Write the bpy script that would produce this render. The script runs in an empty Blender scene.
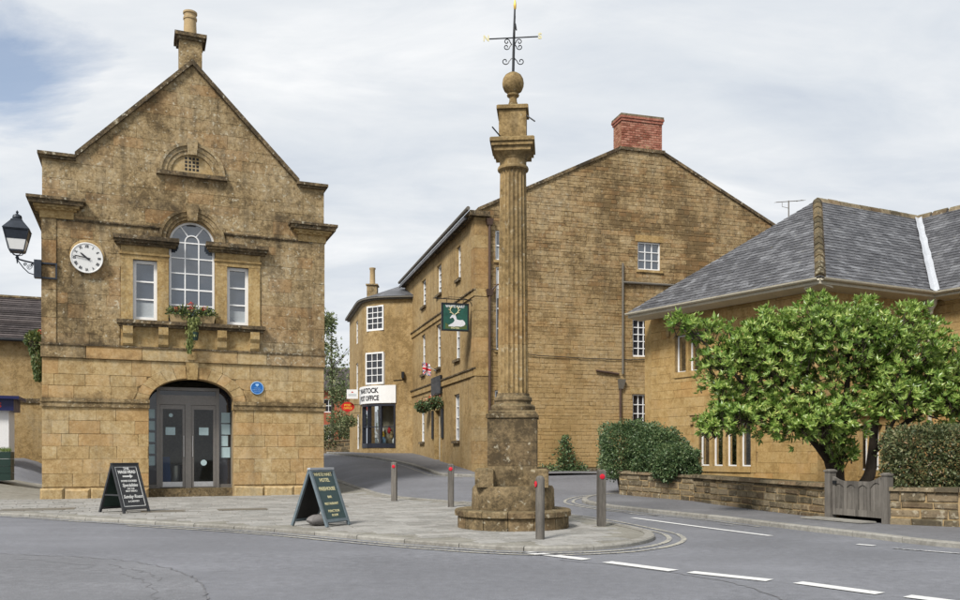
import bpy, math, random
from mathutils import Vector, Matrix
from mathutils.geometry import delaunay_2d_cdt

S = bpy.context.scene
COL = S.collection
R = random.Random(7)
PI = math.pi

# ------------------------------------------------------------------ camera
cd = bpy.data.cameras.new("camera")
cam = bpy.data.objects.new("camera", cd)
COL.objects.link(cam)
cam.location = (0, 0, 1.2)
cam.rotation_euler = (PI / 2, 0, 0)
cd.sensor_width = 36
cd.lens = 31.875
cd.shift_y = 0.1615
cd.clip_end = 3000
S.camera = cam

# ------------------------------------------------------------------ sky
SUN_EL, SUN_AZ = math.radians(46), math.radians(211)      # azimuth measured from +Y towards +X
W = bpy.data.worlds.new("World")
S.world = W
W.use_nodes = True
nt = W.node_tree
nt.nodes.clear()
out = nt.nodes.new("ShaderNodeOutputWorld")
bg = nt.nodes.new("ShaderNodeBackground")
sky = nt.nodes.new("ShaderNodeTexSky")
sky.sky_type = 'NISHITA'
sky.sun_disc = False
sky.sun_elevation = SUN_EL
sky.sun_rotation = SUN_AZ
tc = nt.nodes.new("ShaderNodeTexCoord")
sep = nt.nodes.new("ShaderNodeSeparateXYZ")
nt.links.new(tc.outputs['Generated'], sep.inputs[0])


def wmath(op, a, b=None):
    n = nt.nodes.new("ShaderNodeMath")
    n.operation = op
    for i, x in enumerate((a, b)):
        if x is None:
            continue
        if isinstance(x, (int, float)):
            n.inputs[i].default_value = x
        else:
            nt.links.new(x, n.inputs[i])
    return n.outputs[0]


zc = wmath('ADD', wmath('MAXIMUM', sep.outputs[2], 0.0), 0.22)
px = wmath('DIVIDE', sep.outputs[0], zc)
py = wmath('DIVIDE', sep.outputs[1], zc)
cmb = nt.nodes.new("ShaderNodeCombineXYZ")
nt.links.new(px, cmb.inputs[0])
nt.links.new(py, cmb.inputs[1])


def wnoise(scale, detail, rough, off):
    m = nt.nodes.new("ShaderNodeMapping")
    m.inputs['Location'].default_value = off
    m.inputs['Scale'].default_value = (0.8, 1.7, 1)
    nt.links.new(cmb.outputs[0], m.inputs[0])
    n = nt.nodes.new("ShaderNodeTexNoise")
    n.inputs['Scale'].default_value = scale
    n.inputs['Detail'].default_value = detail
    n.inputs['Roughness'].default_value = rough
    n.inputs['Distortion'].default_value = 0.4
    nt.links.new(m.outputs[0], n.inputs['Vector'])
    return n.outputs['Fac']


def wramp(fac, stops):
    r = nt.nodes.new("ShaderNodeValToRGB")
    el = r.color_ramp.elements
    while len(el) < len(stops):
        el.new(0.5)
    for e, (p, c) in zip(el, stops):
        e.position = p
        e.color = (*c, 1)
    nt.links.new(fac, r.inputs[0])
    return r.outputs[0]


# layered stratocumulus: pale greys with bluish thin spots
cl1 = wnoise(1.15, 8, 0.56, (3.1, 1.7, 0))
cl2 = wnoise(2.6, 8, 0.6, (0.4, 5.2, 0))
clsum = wmath('ADD', wmath('MULTIPLY', cl1, 0.62), wmath('MULTIPLY', cl2, 0.38))
cloud = wramp(clsum, [(0.36, (0.205, 0.224, 0.253)), (0.45, (0.238, 0.254, 0.275)), (0.54, (0.272, 0.283, 0.296)), (0.64, (0.325, 0.329, 0.333))])
# a gap in the cloud at the left where the blue shows
hole = nt.nodes.new("ShaderNodeVectorMath")
hole.operation = 'DISTANCE'
dv = Vector((-470, 850, 372)).normalized()
hole.inputs[1].default_value = dv
sc_ = nt.nodes.new("ShaderNodeVectorMath")
sc_.operation = 'NORMALIZE'
nt.links.new(tc.outputs['Generated'], sc_.inputs[0])
nt.links.new(sc_.outputs[0], hole.inputs[0])
hd = wmath('ADD', wmath('MULTIPLY', hole.outputs['Value'], 4.5), wmath('MULTIPLY', cl2, 1.3))
hmask = wramp(hd, [(0.62, (1, 1, 1)), (0.98, (0, 0, 0))])
skymul = nt.nodes.new("ShaderNodeVectorMath")
skymul.operation = 'SCALE'
nt.links.new(sky.outputs[0], skymul.inputs[0])
skymul.inputs['Scale'].default_value = 0.052
mx = nt.nodes.new("ShaderNodeMix")
mx.data_type = 'RGBA'
nt.links.new(wmath('MULTIPLY', hmask, 0.72), mx.inputs[0])
nt.links.new(cloud, mx.inputs[6])
nt.links.new(skymul.outputs[0], mx.inputs[7])
nt.links.new(mx.outputs[2], bg.inputs[0])
bg.inputs[1].default_value = 1.0
nt.links.new(bg.outputs[0], out.inputs[0])

# ------------------------------------------------------------------ sun
sd = bpy.data.lights.new("sun", 'SUN')
sd.energy = 1.5
sd.angle = math.radians(14)
sd.color = (1.0, 0.955, 0.89)
sun = bpy.data.objects.new("sun", sd)
COL.objects.link(sun)
sdir = Vector((math.sin(SUN_AZ) * math.cos(SUN_EL), math.cos(SUN_AZ) * math.cos(SUN_EL), math.sin(SUN_EL)))
sun.rotation_euler = (-sdir).to_track_quat('-Z', 'Y').to_euler()
sun.location = sdir * 60

# ------------------------------------------------------------------ exposure
S.view_settings.view_transform = 'Standard'
S.view_settings.look = 'None'
S.view_settings.exposure = 1.58
S.view_settings.gamma = 1
S.view_settings.use_curve_mapping = False
S.cycles.use_denoising = True
S.cycles.max_bounces = 6

# ================================================================== materials


class NT:
    def __init__(s, name):
        s.m = bpy.data.materials.new(name)
        s.m.use_nodes = True
        s.t = s.m.node_tree
        s.b = s.t.nodes["Principled BSDF"]
        s.o = s.t.nodes["Material Output"]
        s._pos = None

    def n(s, typ, **kw):
        x = s.t.nodes.new(typ)
        for k, v in kw.items():
            setattr(x, k, v)
        return x

    def put(s, sock, v):
        if isinstance(v, (int, float)):
            sock.default_value = v
        elif isinstance(v, tuple):
            sock.default_value = v if len(v) == len(sock.default_value) else (*v, 1)
        else:
            s.t.links.new(v, sock)

    @property
    def pos(s):
        if s._pos is None:
            s._pos = s.n("ShaderNodeNewGeometry")
        return s._pos.outputs['Position']

    def nz(s):
        s.pos
        sp = s.n("ShaderNodeSeparateXYZ")
        s.put(sp.inputs[0], s._pos.outputs['Normal'])
        return sp.outputs[2]

    def tint(s):
        a = s.n("ShaderNodeAttribute", attribute_name="tint")
        sp = s.n("ShaderNodeSeparateColor")
        s.put(sp.inputs[0], a.outputs['Color'])
        return sp.outputs

    def noise(s, scale, detail=4, rough=0.55, stretch=(1, 1, 1), off=(0, 0, 0), dist=0.0):
        m = s.n("ShaderNodeMapping")
        m.inputs['Scale'].default_value = stretch
        m.inputs['Location'].default_value = off
        s.put(m.inputs[0], s.pos)
        n = s.n("ShaderNodeTexNoise")
        n.inputs['Scale'].default_value = scale
        n.inputs['Detail'].default_value = detail
        n.inputs['Roughness'].default_value = rough
        n.inputs['Distortion'].default_value = dist
        s.put(n.inputs['Vector'], m.outputs[0])
        return n.outputs['Fac']

    def math(s, op, a, b=0.0, clamp=False):
        x = s.n("ShaderNodeMath", operation=op, use_clamp=clamp)
        s.put(x.inputs[0], a)
        s.put(x.inputs[1], b)
        return x.outputs[0]

    def lin(s, *pairs):
        r = None
        for v, k in pairs:
            t = s.math('MULTIPLY', v, k)
            r = t if r is None else s.math('ADD', r, t)
        return r

    def ramp(s, fac, stops):
        r = s.n("ShaderNodeValToRGB")
        el = r.color_ramp.elements
        while len(el) < len(stops):
            el.new(0.5)
        for e, (p, c) in zip(el, stops):
            e.position = p
            e.color = (c, c, c, 1) if isinstance(c, (int, float)) else (*c, 1)
        s.put(r.inputs[0], fac)
        return r.outputs[0]

    def mix(s, f, a, b, mode='MIX'):
        x = s.n("ShaderNodeMix", data_type='RGBA', blend_type=mode)
        s.put(x.inputs[0], f)
        s.put(x.inputs[6], a)
        s.put(x.inputs[7], b)
        return x.outputs[2]

    def bump(s, h, strength, dist):
        b = s.n("ShaderNodeBump")
        b.inputs['Strength'].default_value = strength
        b.inputs['Distance'].default_value = dist
        s.put(b.inputs['Height'], h)
        s.put(s.b.inputs['Normal'], b.outputs[0])

    def done(s, col, rough=0.85, metal=0.0, spec=0.3):
        s.put(s.b.inputs['Base Color'], col)
        s.put(s.b.inputs['Roughness'], rough)
        s.b.inputs['Metallic'].default_value = metal
        s.b.inputs['Specular IOR Level'].default_value = spec
        return s.m


def stone_mat(name, dark, mid, light, white=0.0, black=0.0, streak=0.0, ruddy=0.25, tintw=0.5, grey=0.0, bump=0.5, low=None, topmoss=0.0, bands=(), bigw=0.5):
    k = NT(name)
    tr = k.tint()
    big = k.noise(0.55, 5, 0.55)
    med = k.noise(3.2, 6, 0.6, off=(4, 2, 1))
    fine = k.noise(22, 7, 0.68)
    mot = k.noise(8.5, 6, 0.65, off=(7, 3, 2), dist=0.5)
    f = k.lin((tr[0], tintw), (big, bigw), (med, 0.75), (mot, 0.7), (fine, 0.75))
    c = tintw * 0.5 + 1.1 + bigw / 2
    f = k.math('ADD', f, 0.5 - c)
    col = k.ramp(f, [(0.29, dark), (0.5, mid), (0.72, light)])
    if ruddy:
        rm = k.math('MULTIPLY', k.ramp(k.lin((tr[1], 0.7), (med, 0.5)), [(0.62, 0), (0.90, 1)]), ruddy)
        col = k.mix(rm, col, (mid[0] * 1.15, mid[1] * 0.82, mid[2] * 0.62))
    if grey:
        gm = k.math('MULTIPLY', k.ramp(k.lin((big, 0.6), (med, 0.5)), [(0.44, 0), (0.66, 1)]), grey)
        col = k.mix(gm, col, (mid[0] * 0.72, mid[1] * 0.78, mid[2] * 0.95))
    if streak:
        sn = k.noise(1.0, 6, 0.6, stretch=(3.2, 3.2, 0.30), off=(1, 5, 3))
        sm = k.math('MULTIPLY', k.ramp(k.lin((sn, 0.75), (med, 0.25)), [(0.49, 0), (0.66, 1)]), streak)
        col = k.mix(sm, col, (0.055, 0.045, 0.032))
    if black:
        bn = k.noise(6.5, 8, 0.72, off=(9, 1, 2), dist=0.3)
        bm = k.math('MULTIPLY', k.ramp(k.lin((bn, 0.7), (big, 0.3)), [(0.50, 0), (0.66, 1)]), black)
        col = k.mix(bm, col, (0.04, 0.035, 0.027))
    if white:
        wn = k.noise(10.5, 5, 0.6, off=(3, 7, 5))
        wm = k.math('MULTIPLY', k.ramp(k.lin((wn, 0.85), (big, 0.2)), [(0.605, 0), (0.67, 1)]), white)
        col = k.mix(wm, col, (0.50, 0.47, 0.38))
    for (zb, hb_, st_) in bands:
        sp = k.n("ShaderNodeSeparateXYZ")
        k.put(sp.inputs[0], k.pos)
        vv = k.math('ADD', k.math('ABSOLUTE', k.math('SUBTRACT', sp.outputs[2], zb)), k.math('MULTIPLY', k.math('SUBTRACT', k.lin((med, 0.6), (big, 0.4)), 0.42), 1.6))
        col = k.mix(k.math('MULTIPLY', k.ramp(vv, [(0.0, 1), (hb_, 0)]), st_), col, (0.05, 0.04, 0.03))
    if low:
        sp = k.n("ShaderNodeSeparateXYZ")
        k.put(sp.inputs[0], k.pos)
        zz = k.math('ADD', sp.outputs[2], k.math('MULTIPLY', k.math('SUBTRACT', med, 0.5), 1.6))
        lm = k.math('MULTIPLY', k.ramp(k.math('MULTIPLY', zz, 0.1), [(low[0] / 10, 1), (low[1] / 10, 0)]), low[2])
        col = k.mix(lm, col, low[3])
    if topmoss:
        tm = k.math('MULTIPLY', k.ramp(k.lin((k.nz(), 0.8), (med, 0.5)), [(0.62, 0), (0.95, 1)]), topmoss)
        col = k.mix(tm, col, (0.10, 0.095, 0.055))
    if mid[0] > mid[2] * 1.55:          # hamstone: a touch more iron yellow
        col = k.mix(1.0, col, (1.03, 1.0, 0.93), 'MULTIPLY')
    k.bump(k.lin((fine, 0.7), (med, 0.6)), bump, 0.02)
    return k.done(col, 0.92, 0, 0.2)


def plain(name, col, rough=0.6, metal=0.0, var=0.12, scale=18, spec=0.4, bump=0.0, attr=0.0):
    k = NT(name)
    n = k.noise(scale, 5, 0.6)
    n2 = k.noise(scale * 0.12, 3, 0.5, off=(2, 3, 4))
    f = k.lin((n, 0.6), (n2, 0.4))
    if attr:
        f = k.math('ADD', f, k.math('MULTIPLY', k.math('SUBTRACT', k.tint()[0], 0.5), attr))
    c = k.ramp(f, [(0.3, tuple(x * (1 - var * 1.6) for x in col)), (0.7, tuple(min(1, x * (1 + var)) for x in col))])
    if bump:
        k.bump(n, bump, 0.01)
    rr = k.ramp(n2, [(0.3, max(0, rough - 0.08)), (0.7, min(1, rough + 0.08))])
    return k.done(c, rr, metal, spec)


M = {}
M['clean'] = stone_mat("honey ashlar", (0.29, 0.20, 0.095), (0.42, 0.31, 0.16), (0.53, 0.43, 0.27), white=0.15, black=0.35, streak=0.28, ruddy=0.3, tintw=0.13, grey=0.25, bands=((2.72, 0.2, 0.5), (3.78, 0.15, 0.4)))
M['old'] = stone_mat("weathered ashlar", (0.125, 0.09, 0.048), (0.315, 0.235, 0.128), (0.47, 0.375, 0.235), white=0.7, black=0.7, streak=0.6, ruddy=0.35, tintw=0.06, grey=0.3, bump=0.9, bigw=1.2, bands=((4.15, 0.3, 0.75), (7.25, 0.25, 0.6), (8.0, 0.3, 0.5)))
M['dress'] = stone_mat("dressed honey stone", (0.24, 0.16, 0.07), (0.37, 0.265, 0.125), (0.47, 0.365, 0.20), white=0.25, black=0.4, streak=0.35, ruddy=0.3, tintw=0.2)
M['ledge'] = stone_mat("blackened ledge stone", (0.045, 0.036, 0.025), (0.105, 0.08, 0.05), (0.24, 0.18, 0.105), white=0.7, black=0.65, streak=0.1, ruddy=0.1, tintw=0.3, topmoss=0.5, bump=0.9)
M['mortar'] = stone_mat("old lime mortar", (0.22, 0.155, 0.08), (0.33, 0.24, 0.13), (0.42, 0.32, 0.19), black=0.35, ruddy=0, tintw=0.0)
M['rubble'] = stone_mat("coursed hamstone", (0.14, 0.098, 0.05), (0.31, 0.225, 0.118), (0.46, 0.355, 0.21), white=0.35, black=0.55, streak=0.45, ruddy=0.25, tintw=0.18, grey=0.4, bigw=1.4, low=(2.0, 8.0, 0.5, (0.44, 0.30, 0.13)))
M['render'] = stone_mat("flat hamstone front", (0.22, 0.152, 0.07), (0.36, 0.256, 0.124), (0.46, 0.35, 0.19), white=0.15, black=0.35, streak=0.3, ruddy=0.3, tintw=0.2, grey=0.25, bigw=0.9)
M['cottage'] = stone_mat("orange hamstone", (0.28, 0.185, 0.075), (0.39, 0.27, 0.118), (0.47, 0.345, 0.175), white=0.08, black=0.22, streak=0.2, ruddy=0.25, tintw=0.16, grey=0.2)
M['column'] = stone_mat("lichened column stone", (0.14, 0.098, 0.045), (0.285, 0.205, 0.10), (0.42, 0.32, 0.175), white=0.4, black=0.4, streak=0.6, ruddy=0.2, tintw=0.1, grey=0.3, topmoss=0.5)
M['pedestal'] = stone_mat("dark pedestal stone", (0.065, 0.05, 0.03), (0.175, 0.132, 0.075), (0.32, 0.245, 0.145), white=0.55, black=0.55, streak=0.45, ruddy=0.2, tintw=0.2, grey=0.3, topmoss=0.3, bump=0.9)
M['gardenwall'] = stone_mat("mossy wall stone", (0.07, 0.058, 0.038), (0.165, 0.132, 0.085), (0.28, 0.23, 0.155), white=0.45, black=0.5, streak=0.3, ruddy=0.35, tintw=0.5, grey=0.4, topmoss=0.6, bump=0.9)
M['paving'] = stone_mat("worn paving setts", (0.20, 0.195, 0.18), (0.262, 0.256, 0.24), (0.325, 0.318, 0.30), white=0.12, black=0.22, ruddy=0.05, tintw=0.35, bump=0.3)
M['pavebase'] = stone_mat("paving bed", (0.17, 0.16, 0.135), (0.22, 0.21, 0.18), (0.27, 0.26, 0.23), black=0.25, ruddy=0, tintw=0.0, bump=0.3)
M['kerb'] = stone_mat("kerb stone", (0.19, 0.18, 0.158), (0.25, 0.24, 0.215), (0.31, 0.30, 0.27), white=0.15, black=0.25, ruddy=0, tintw=0.3, bump=0.3)
M['brick'] = stone_mat("red chimney brick", (0.20, 0.075, 0.05), (0.30, 0.115, 0.085), (0.40, 0.20, 0.15), white=0.2, black=0.25, ruddy=0.1, tintw=0.6)
M['slate'] = stone_mat("grey slate", (0.035, 0.035, 0.042), (0.085, 0.085, 0.098), (0.17, 0.172, 0.185), ruddy=0.0, tintw=0.75, white=0.0, black=0.1, bump=0.25)
M['browntile'] = stone_mat("brown roof tile", (0.04, 0.034, 0.034), (0.07, 0.06, 0.06), (0.11, 0.095, 0.093), ruddy=0.1, tintw=0.5, black=0.3)


def slate_finish():
    m = M['slate']
    k = NT("lichened slate with painted sheen")
    tr = k.tint()
    sl = k.noise(1.1, 6, 0.6, stretch=(1.5, 1.5, 2.2), off=(3, 1, 7), dist=1.2)
    fine = k.noise(20, 6, 0.65)
    f = k.lin((tr[0], 0.30), (fine, 0.55), (sl, 0.45))
    col = k.ramp(f, [(0.35, (0.03, 0.03, 0.033)), (0.62, (0.072, 0.072, 0.078)), (0.9, (0.135, 0.136, 0.142))])
    pale = k.math('MULTIPLY', k.ramp(k.lin((sl, 0.8), (tr[1], 0.12), (fine, 0.2)), [(0.58, 0), (0.80, 1)]), 0.5)  # pale patches: lichen and the sky's sheen painted into the slate colour
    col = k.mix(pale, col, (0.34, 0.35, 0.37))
    ye = k.math('MULTIPLY', k.ramp(k.noise(9, 5, 0.6, off=(8, 8, 1)), [(0.66, 0), (0.72, 1)]), 0.5)
    col = k.mix(ye, col, (0.25, 0.23, 0.12))
    k.bump(fine, 0.4, 0.008)
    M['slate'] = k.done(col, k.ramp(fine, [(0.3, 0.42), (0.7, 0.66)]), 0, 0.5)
    bpy.data.materials.remove(m)


slate_finish()


def asphalt(name, mid, seed):
    k = NT(name)
    grit = k.noise(75, 4, 0.75, off=(seed, 0, 0))
    med = k.noise(9, 6, 0.65, off=(seed, 3, 0))
    big = k.noise(0.35, 5, 0.55, off=(seed, 7, 0))
    f = k.lin((grit, 1.3), (med, 0.9), (big, 0.9))
    col = k.ramp(k.math('ADD', f, -1.05), [(0.25, tuple(x * 0.68 for x in mid)), (0.5, mid), (0.78, tuple(x * 1.32 for x in mid))])
    trk = k.ramp(k.noise(0.9, 4, 0.5, stretch=(0.25, 1.3, 1), off=(seed, 2, 8)), [(0.42, 0), (0.62, 0.5)])
    col = k.mix(trk, col, tuple(x * 0.82 for x in mid))
    chips = k.ramp(k.noise(48, 2, 0.5, off=(seed, 9, 1)), [(0.66, 0), (0.72, 0.6)])
    col = k.mix(chips, col, tuple(min(1, x * 1.9) for x in mid))
    spots = k.ramp(k.noise(2.3, 4, 0.5, off=(seed, 1, 4)), [(0.70, 0), (0.75, 0.35)])
    col = k.mix(spots, col, tuple(x * 0.55 for x in mid))
    k.bump(k.lin((grit, 1.0), (med, 0.4)), 0.5, 0.008)
    return k.done(col, k.ramp(med, [(0.3, 0.72), (0.7, 0.9)]), 0, 0.35)


M['asphalt'] = asphalt("road asphalt", (0.163, 0.167, 0.183), 0)
M['asphalt2'] = asphalt("older asphalt", (0.163, 0.166, 0.178), 5)
M['tarmacpath'] = asphalt("footway tarmac", (0.15, 0.15, 0.158), 11)


def paint_mat(name, col, wear):
    k = NT(name)
    n = k.noise(26, 7, 0.7)
    b = k.noise(2.2, 4, 0.6, off=(3, 3, 3))
    w = k.ramp(k.lin((n, 0.7), (b, 0.3)), [(wear, 1), (wear + 0.10, 0)])
    c = k.ramp(n, [(0.3, tuple(x * 0.86 for x in col)), (0.7, col)])
    return k.done(k.mix(w, c, (0.15, 0.152, 0.165)), 0.7)


M['roadpaint'] = paint_mat("white road paint", (0.66, 0.66, 0.65), 0.33)
M['roadpaint_old'] = paint_mat("worn white road paint", (0.50, 0.50, 0.50), 0.46)
M['roadpaint_yel'] = paint_mat("faded yellow road paint", (0.43, 0.41, 0.34), 0.44)

M['white'] = plain("white window paint", (0.78, 0.78, 0.77), 0.45, var=0.05)
M['cream'] = plain("cream gutter paint", (0.52, 0.48, 0.38), 0.5, var=0.15)
M['black'] = plain("black iron", (0.018, 0.02, 0.023), 0.45, 0.3, var=0.25)
M['iron'] = plain("blue black lantern paint", (0.03, 0.037, 0.05), 0.4, 0.2, var=0.25)
M['rust'] = plain("rusty brown pipe paint", (0.085, 0.05, 0.035), 0.6, var=0.25)
M['greypipe'] = plain("grey pipe paint", (0.15, 0.135, 0.11), 0.6, var=0.2)
M['lead'] = plain("pale lead sheet", (0.50, 0.52, 0.55), 0.5, 0.15, var=0.12, scale=6)
M['aluminium'] = plain("bronze aluminium", (0.20, 0.185, 0.17), 0.36, 0.4, var=0.12)
M['steel'] = plain("brushed steel", (0.55, 0.55, 0.55), 0.35, 0.8, var=0.1)
M['dark'] = plain("dark interior", (0.02, 0.019, 0.018), 0.8, var=0.2)
M['lobby'] = plain("dim lobby wall", (0.22, 0.19, 0.14), 0.8, var=0.2)
M['paper'] = plain("pale paper", (0.42, 0.55, 0.58), 0.7, var=0.08, attr=0.3)
M['face'] = plain("clock face enamel", (0.80, 0.80, 0.78), 0.35, var=0.03)
M['ink'] = plain("black ink", (0.03, 0.03, 0.035), 0.6, var=0.1)
M['chalk'] = plain("white chalk lettering", (0.72, 0.72, 0.70), 0.8, var=0.1)
M['gilt'] = plain("pale gilt lettering", (0.62, 0.57, 0.33), 0.6, var=0.08)
M['gold'] = plain("gold leaf", (0.70, 0.46, 0.10), 0.35, 0.5, var=0.1)
M['boardblack'] = plain("chalkboard black", (0.035, 0.037, 0.04), 0.6, var=0.2)
M['boardgreen'] = plain("board slate green", (0.043, 0.075, 0.078), 0.45, var=0.12)
M['boardedge'] = plain("board grey blue edge", (0.13, 0.165, 0.185), 0.5, var=0.15)
M['darkgreen'] = plain("dark green paint", (0.012, 0.035, 0.028), 0.5, var=0.2)
M['sack'] = plain("grey sandbag", (0.19, 0.18, 0.175), 0.9, var=0.2, bump=0.4)
M['signgreen'] = plain("inn sign green", (0.015, 0.085, 0.06), 0.45, var=0.25, scale=9)
M['hart'] = plain("painted white", (0.66, 0.66, 0.68), 0.5, var=0.15, scale=25)
M['blueplaque'] = plain("blue enamel", (0.015, 0.13, 0.42), 0.3, var=0.06)
M['palebl'] = plain("pale blue enamel", (0.30, 0.50, 0.75), 0.4, var=0.06)
M['red'] = plain("red reflector", (0.55, 0.012, 0.03), 0.3, var=0.08)
M['postred'] = plain("red sign paint", (0.52, 0.02, 0.015), 0.4, var=0.08)
M['yellow'] = plain("yellow sign paint", (0.75, 0.48, 0.05), 0.5, var=0.06)
M['navy'] = plain("navy shopfront paint", (0.02, 0.023, 0.034), 0.4, var=0.15)
M['flagblue'] = plain("flag blue cloth", (0.02, 0.03, 0.18), 0.8, var=0.1)
M['flagred'] = plain("flag red cloth", (0.5, 0.02, 0.03), 0.8, var=0.1)
M['flagwhite'] = plain("flag white cloth", (0.72, 0.70, 0.70), 0.8, var=0.05)
M['curtain'] = plain("grey curtain", (0.105, 0.095, 0.105), 0.9, var=0.15)
M['netcurtain'] = plain("white net curtain", (0.36, 0.39, 0.41), 0.9, var=0.08)
M['pot'] = plain("buff clay", (0.40, 0.29, 0.15), 0.8, var=0.2, bump=0.2)
M['soil'] = plain("garden soil", (0.06, 0.045, 0.03), 0.95, var=0.3, bump=0.6)
M['farbrick'] = plain("far red brick", (0.36, 0.10, 0.05), 0.9, var=0.2, scale=5)
M['wovenbasket'] = plain("woven basket", (0.06, 0.045, 0.03), 0.9, var=0.3)
M['palepaint'] = plain("faded grey print", (0.52, 0.56, 0.57), 0.6, var=0.15, scale=60)
M['fascia'] = plain("deep blue fascia paint", (0.012, 0.016, 0.085), 0.4, var=0.15)
M['blueboard'] = plain("blue board", (0.03, 0.09, 0.25), 0.5, var=0.1)


def wood_mat(name, a, b):
    k = NT(name)
    g = k.noise(3.0, 7, 0.65, stretch=(9, 9, 0.5))
    f = k.noise(40, 4, 0.6, stretch=(1, 1, 0.2))
    t = k.tint()[0]
    col = k.ramp(k.lin((g, 0.6), (f, 0.3), (t, 0.25)), [(0.35, a), (0.75, b)])
    st = k.ramp(k.noise(1.4, 5, 0.6, off=(2, 2, 2)), [(0.5, 0), (0.75, 0.5)])
    col = k.mix(st, col, tuple(x * 0.5 for x in a))
    k.bump(g, 0.5, 0.006)
    return k.done(col, 0.85)


M['oldwood'] = wood_mat("silvered oak", (0.06, 0.054, 0.047), (0.20, 0.183, 0.16))
M['bark'] = wood_mat("dark bark", (0.022, 0.017, 0.013), (0.075, 0.058, 0.042))


def glass_mat(name, base, ior, rough):
    k = NT(name)
    n = k.noise(0.9, 3, 0.5)
    k.bump(n, 0.25, 0.04)
    k.b.inputs['IOR'].default_value = ior
    m = k.done(base, rough, 0, 0.5)
    return m


M['pane'] = glass_mat("sky reflecting window glass", (0.035, 0.045, 0.06), 2.3, 0.06)
M['panedark'] = glass_mat("dim window glass", (0.022, 0.022, 0.026), 1.7, 0.05)


def clear_glass():
    k = NT("clear door glass")
    tr = k.n("ShaderNodeBsdfTransparent")
    tr.inputs[0].default_value = (0.80, 0.84, 0.83, 1)
    gl = k.n("ShaderNodeBsdfGlossy")
    gl.inputs['Roughness'].default_value = 0.03
    fr = k.n("ShaderNodeFresnel")
    fr.inputs[0].default_value = 1.5
    geo = k.n("ShaderNodeNewGeometry")
    k.put(fr.inputs[1], geo.outputs['Normal'])
    ms = k.n("ShaderNodeMixShader")
    k.put(ms.inputs[0], k.math('MULTIPLY', fr.outputs[0], 1.3, True))
    k.put(ms.inputs[1], tr.outputs[0])
    k.put(ms.inputs[2], gl.outputs[0])
    k.put(k.o.inputs[0], ms.outputs[0])
    return k.m


M['clearglass'] = clear_glass()


def leaf_mat(name, stops, rough=0.45, trans=0.18, spec=0.5):
    k = NT(name)
    t = k.tint()
    n = k.noise(1.6, 3, 0.5)
    f = k.lin((t[0], 0.8), (n, 0.35))
    col = k.ramp(f, stops)
    k.done(col, rough, 0, spec)
    tl = k.n("ShaderNodeBsdfTranslucent")
    k.put(tl.inputs[0], col)
    ms = k.n("ShaderNodeMixShader")
    ms.inputs[0].default_value = trans
    k.put(ms.inputs[1], k.b.outputs[0])
    k.put(ms.inputs[2], tl.outputs[0])
    k.put(k.o.inputs[0], ms.outputs[0])
    return k.m


M['magnolia'] = leaf_mat("glossy evergreen leaf", [(0.12, (0.04, 0.09, 0.016)), (0.38, (0.135, 0.245, 0.04)), (0.68, (0.31, 0.42, 0.095)), (0.97, (0.56, 0.60, 0.19)), (1.0, (0.36, 0.24, 0.08))], 0.34, 0.3, 0.6)
M['hedge'] = leaf_mat("small hedge leaf", [(0.15, (0.03, 0.065, 0.024)), (0.55, (0.075, 0.13, 0.05)), (0.95, (0.18, 0.235, 0.10))], 0.42)
M['hedge2'] = leaf_mat("olive hedge leaf", [(0.15, (0.04, 0.058, 0.022)), (0.55, (0.09, 0.115, 0.042)), (0.9, (0.19, 0.19, 0.085)), (1.0, (0.25, 0.16, 0.08))], 0.5)
M['plant'] = leaf_mat("bedding leaf", [(0.15, (0.03, 0.055, 0.018)), (0.6, (0.09, 0.13, 0.035)), (1.0, (0.25, 0.27, 0.08))], 0.6)
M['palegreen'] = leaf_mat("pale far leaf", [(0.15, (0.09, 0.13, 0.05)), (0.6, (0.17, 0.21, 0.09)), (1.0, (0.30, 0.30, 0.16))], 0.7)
M['petal'] = leaf_mat("red petal", [(0.1, (0.45, 0.03, 0.02)), (0.6, (0.6, 0.07, 0.03)), (0.9, (0.65, 0.30, 0.25))], 0.6)
M['grass'] = leaf_mat("grass blade", [(0.1, (0.06, 0.10, 0.02)), (0.7, (0.13, 0.20, 0.04)), (1.0, (0.2, 0.24, 0.08))], 0.6)

# ================================================================== mesh helpers


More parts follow.
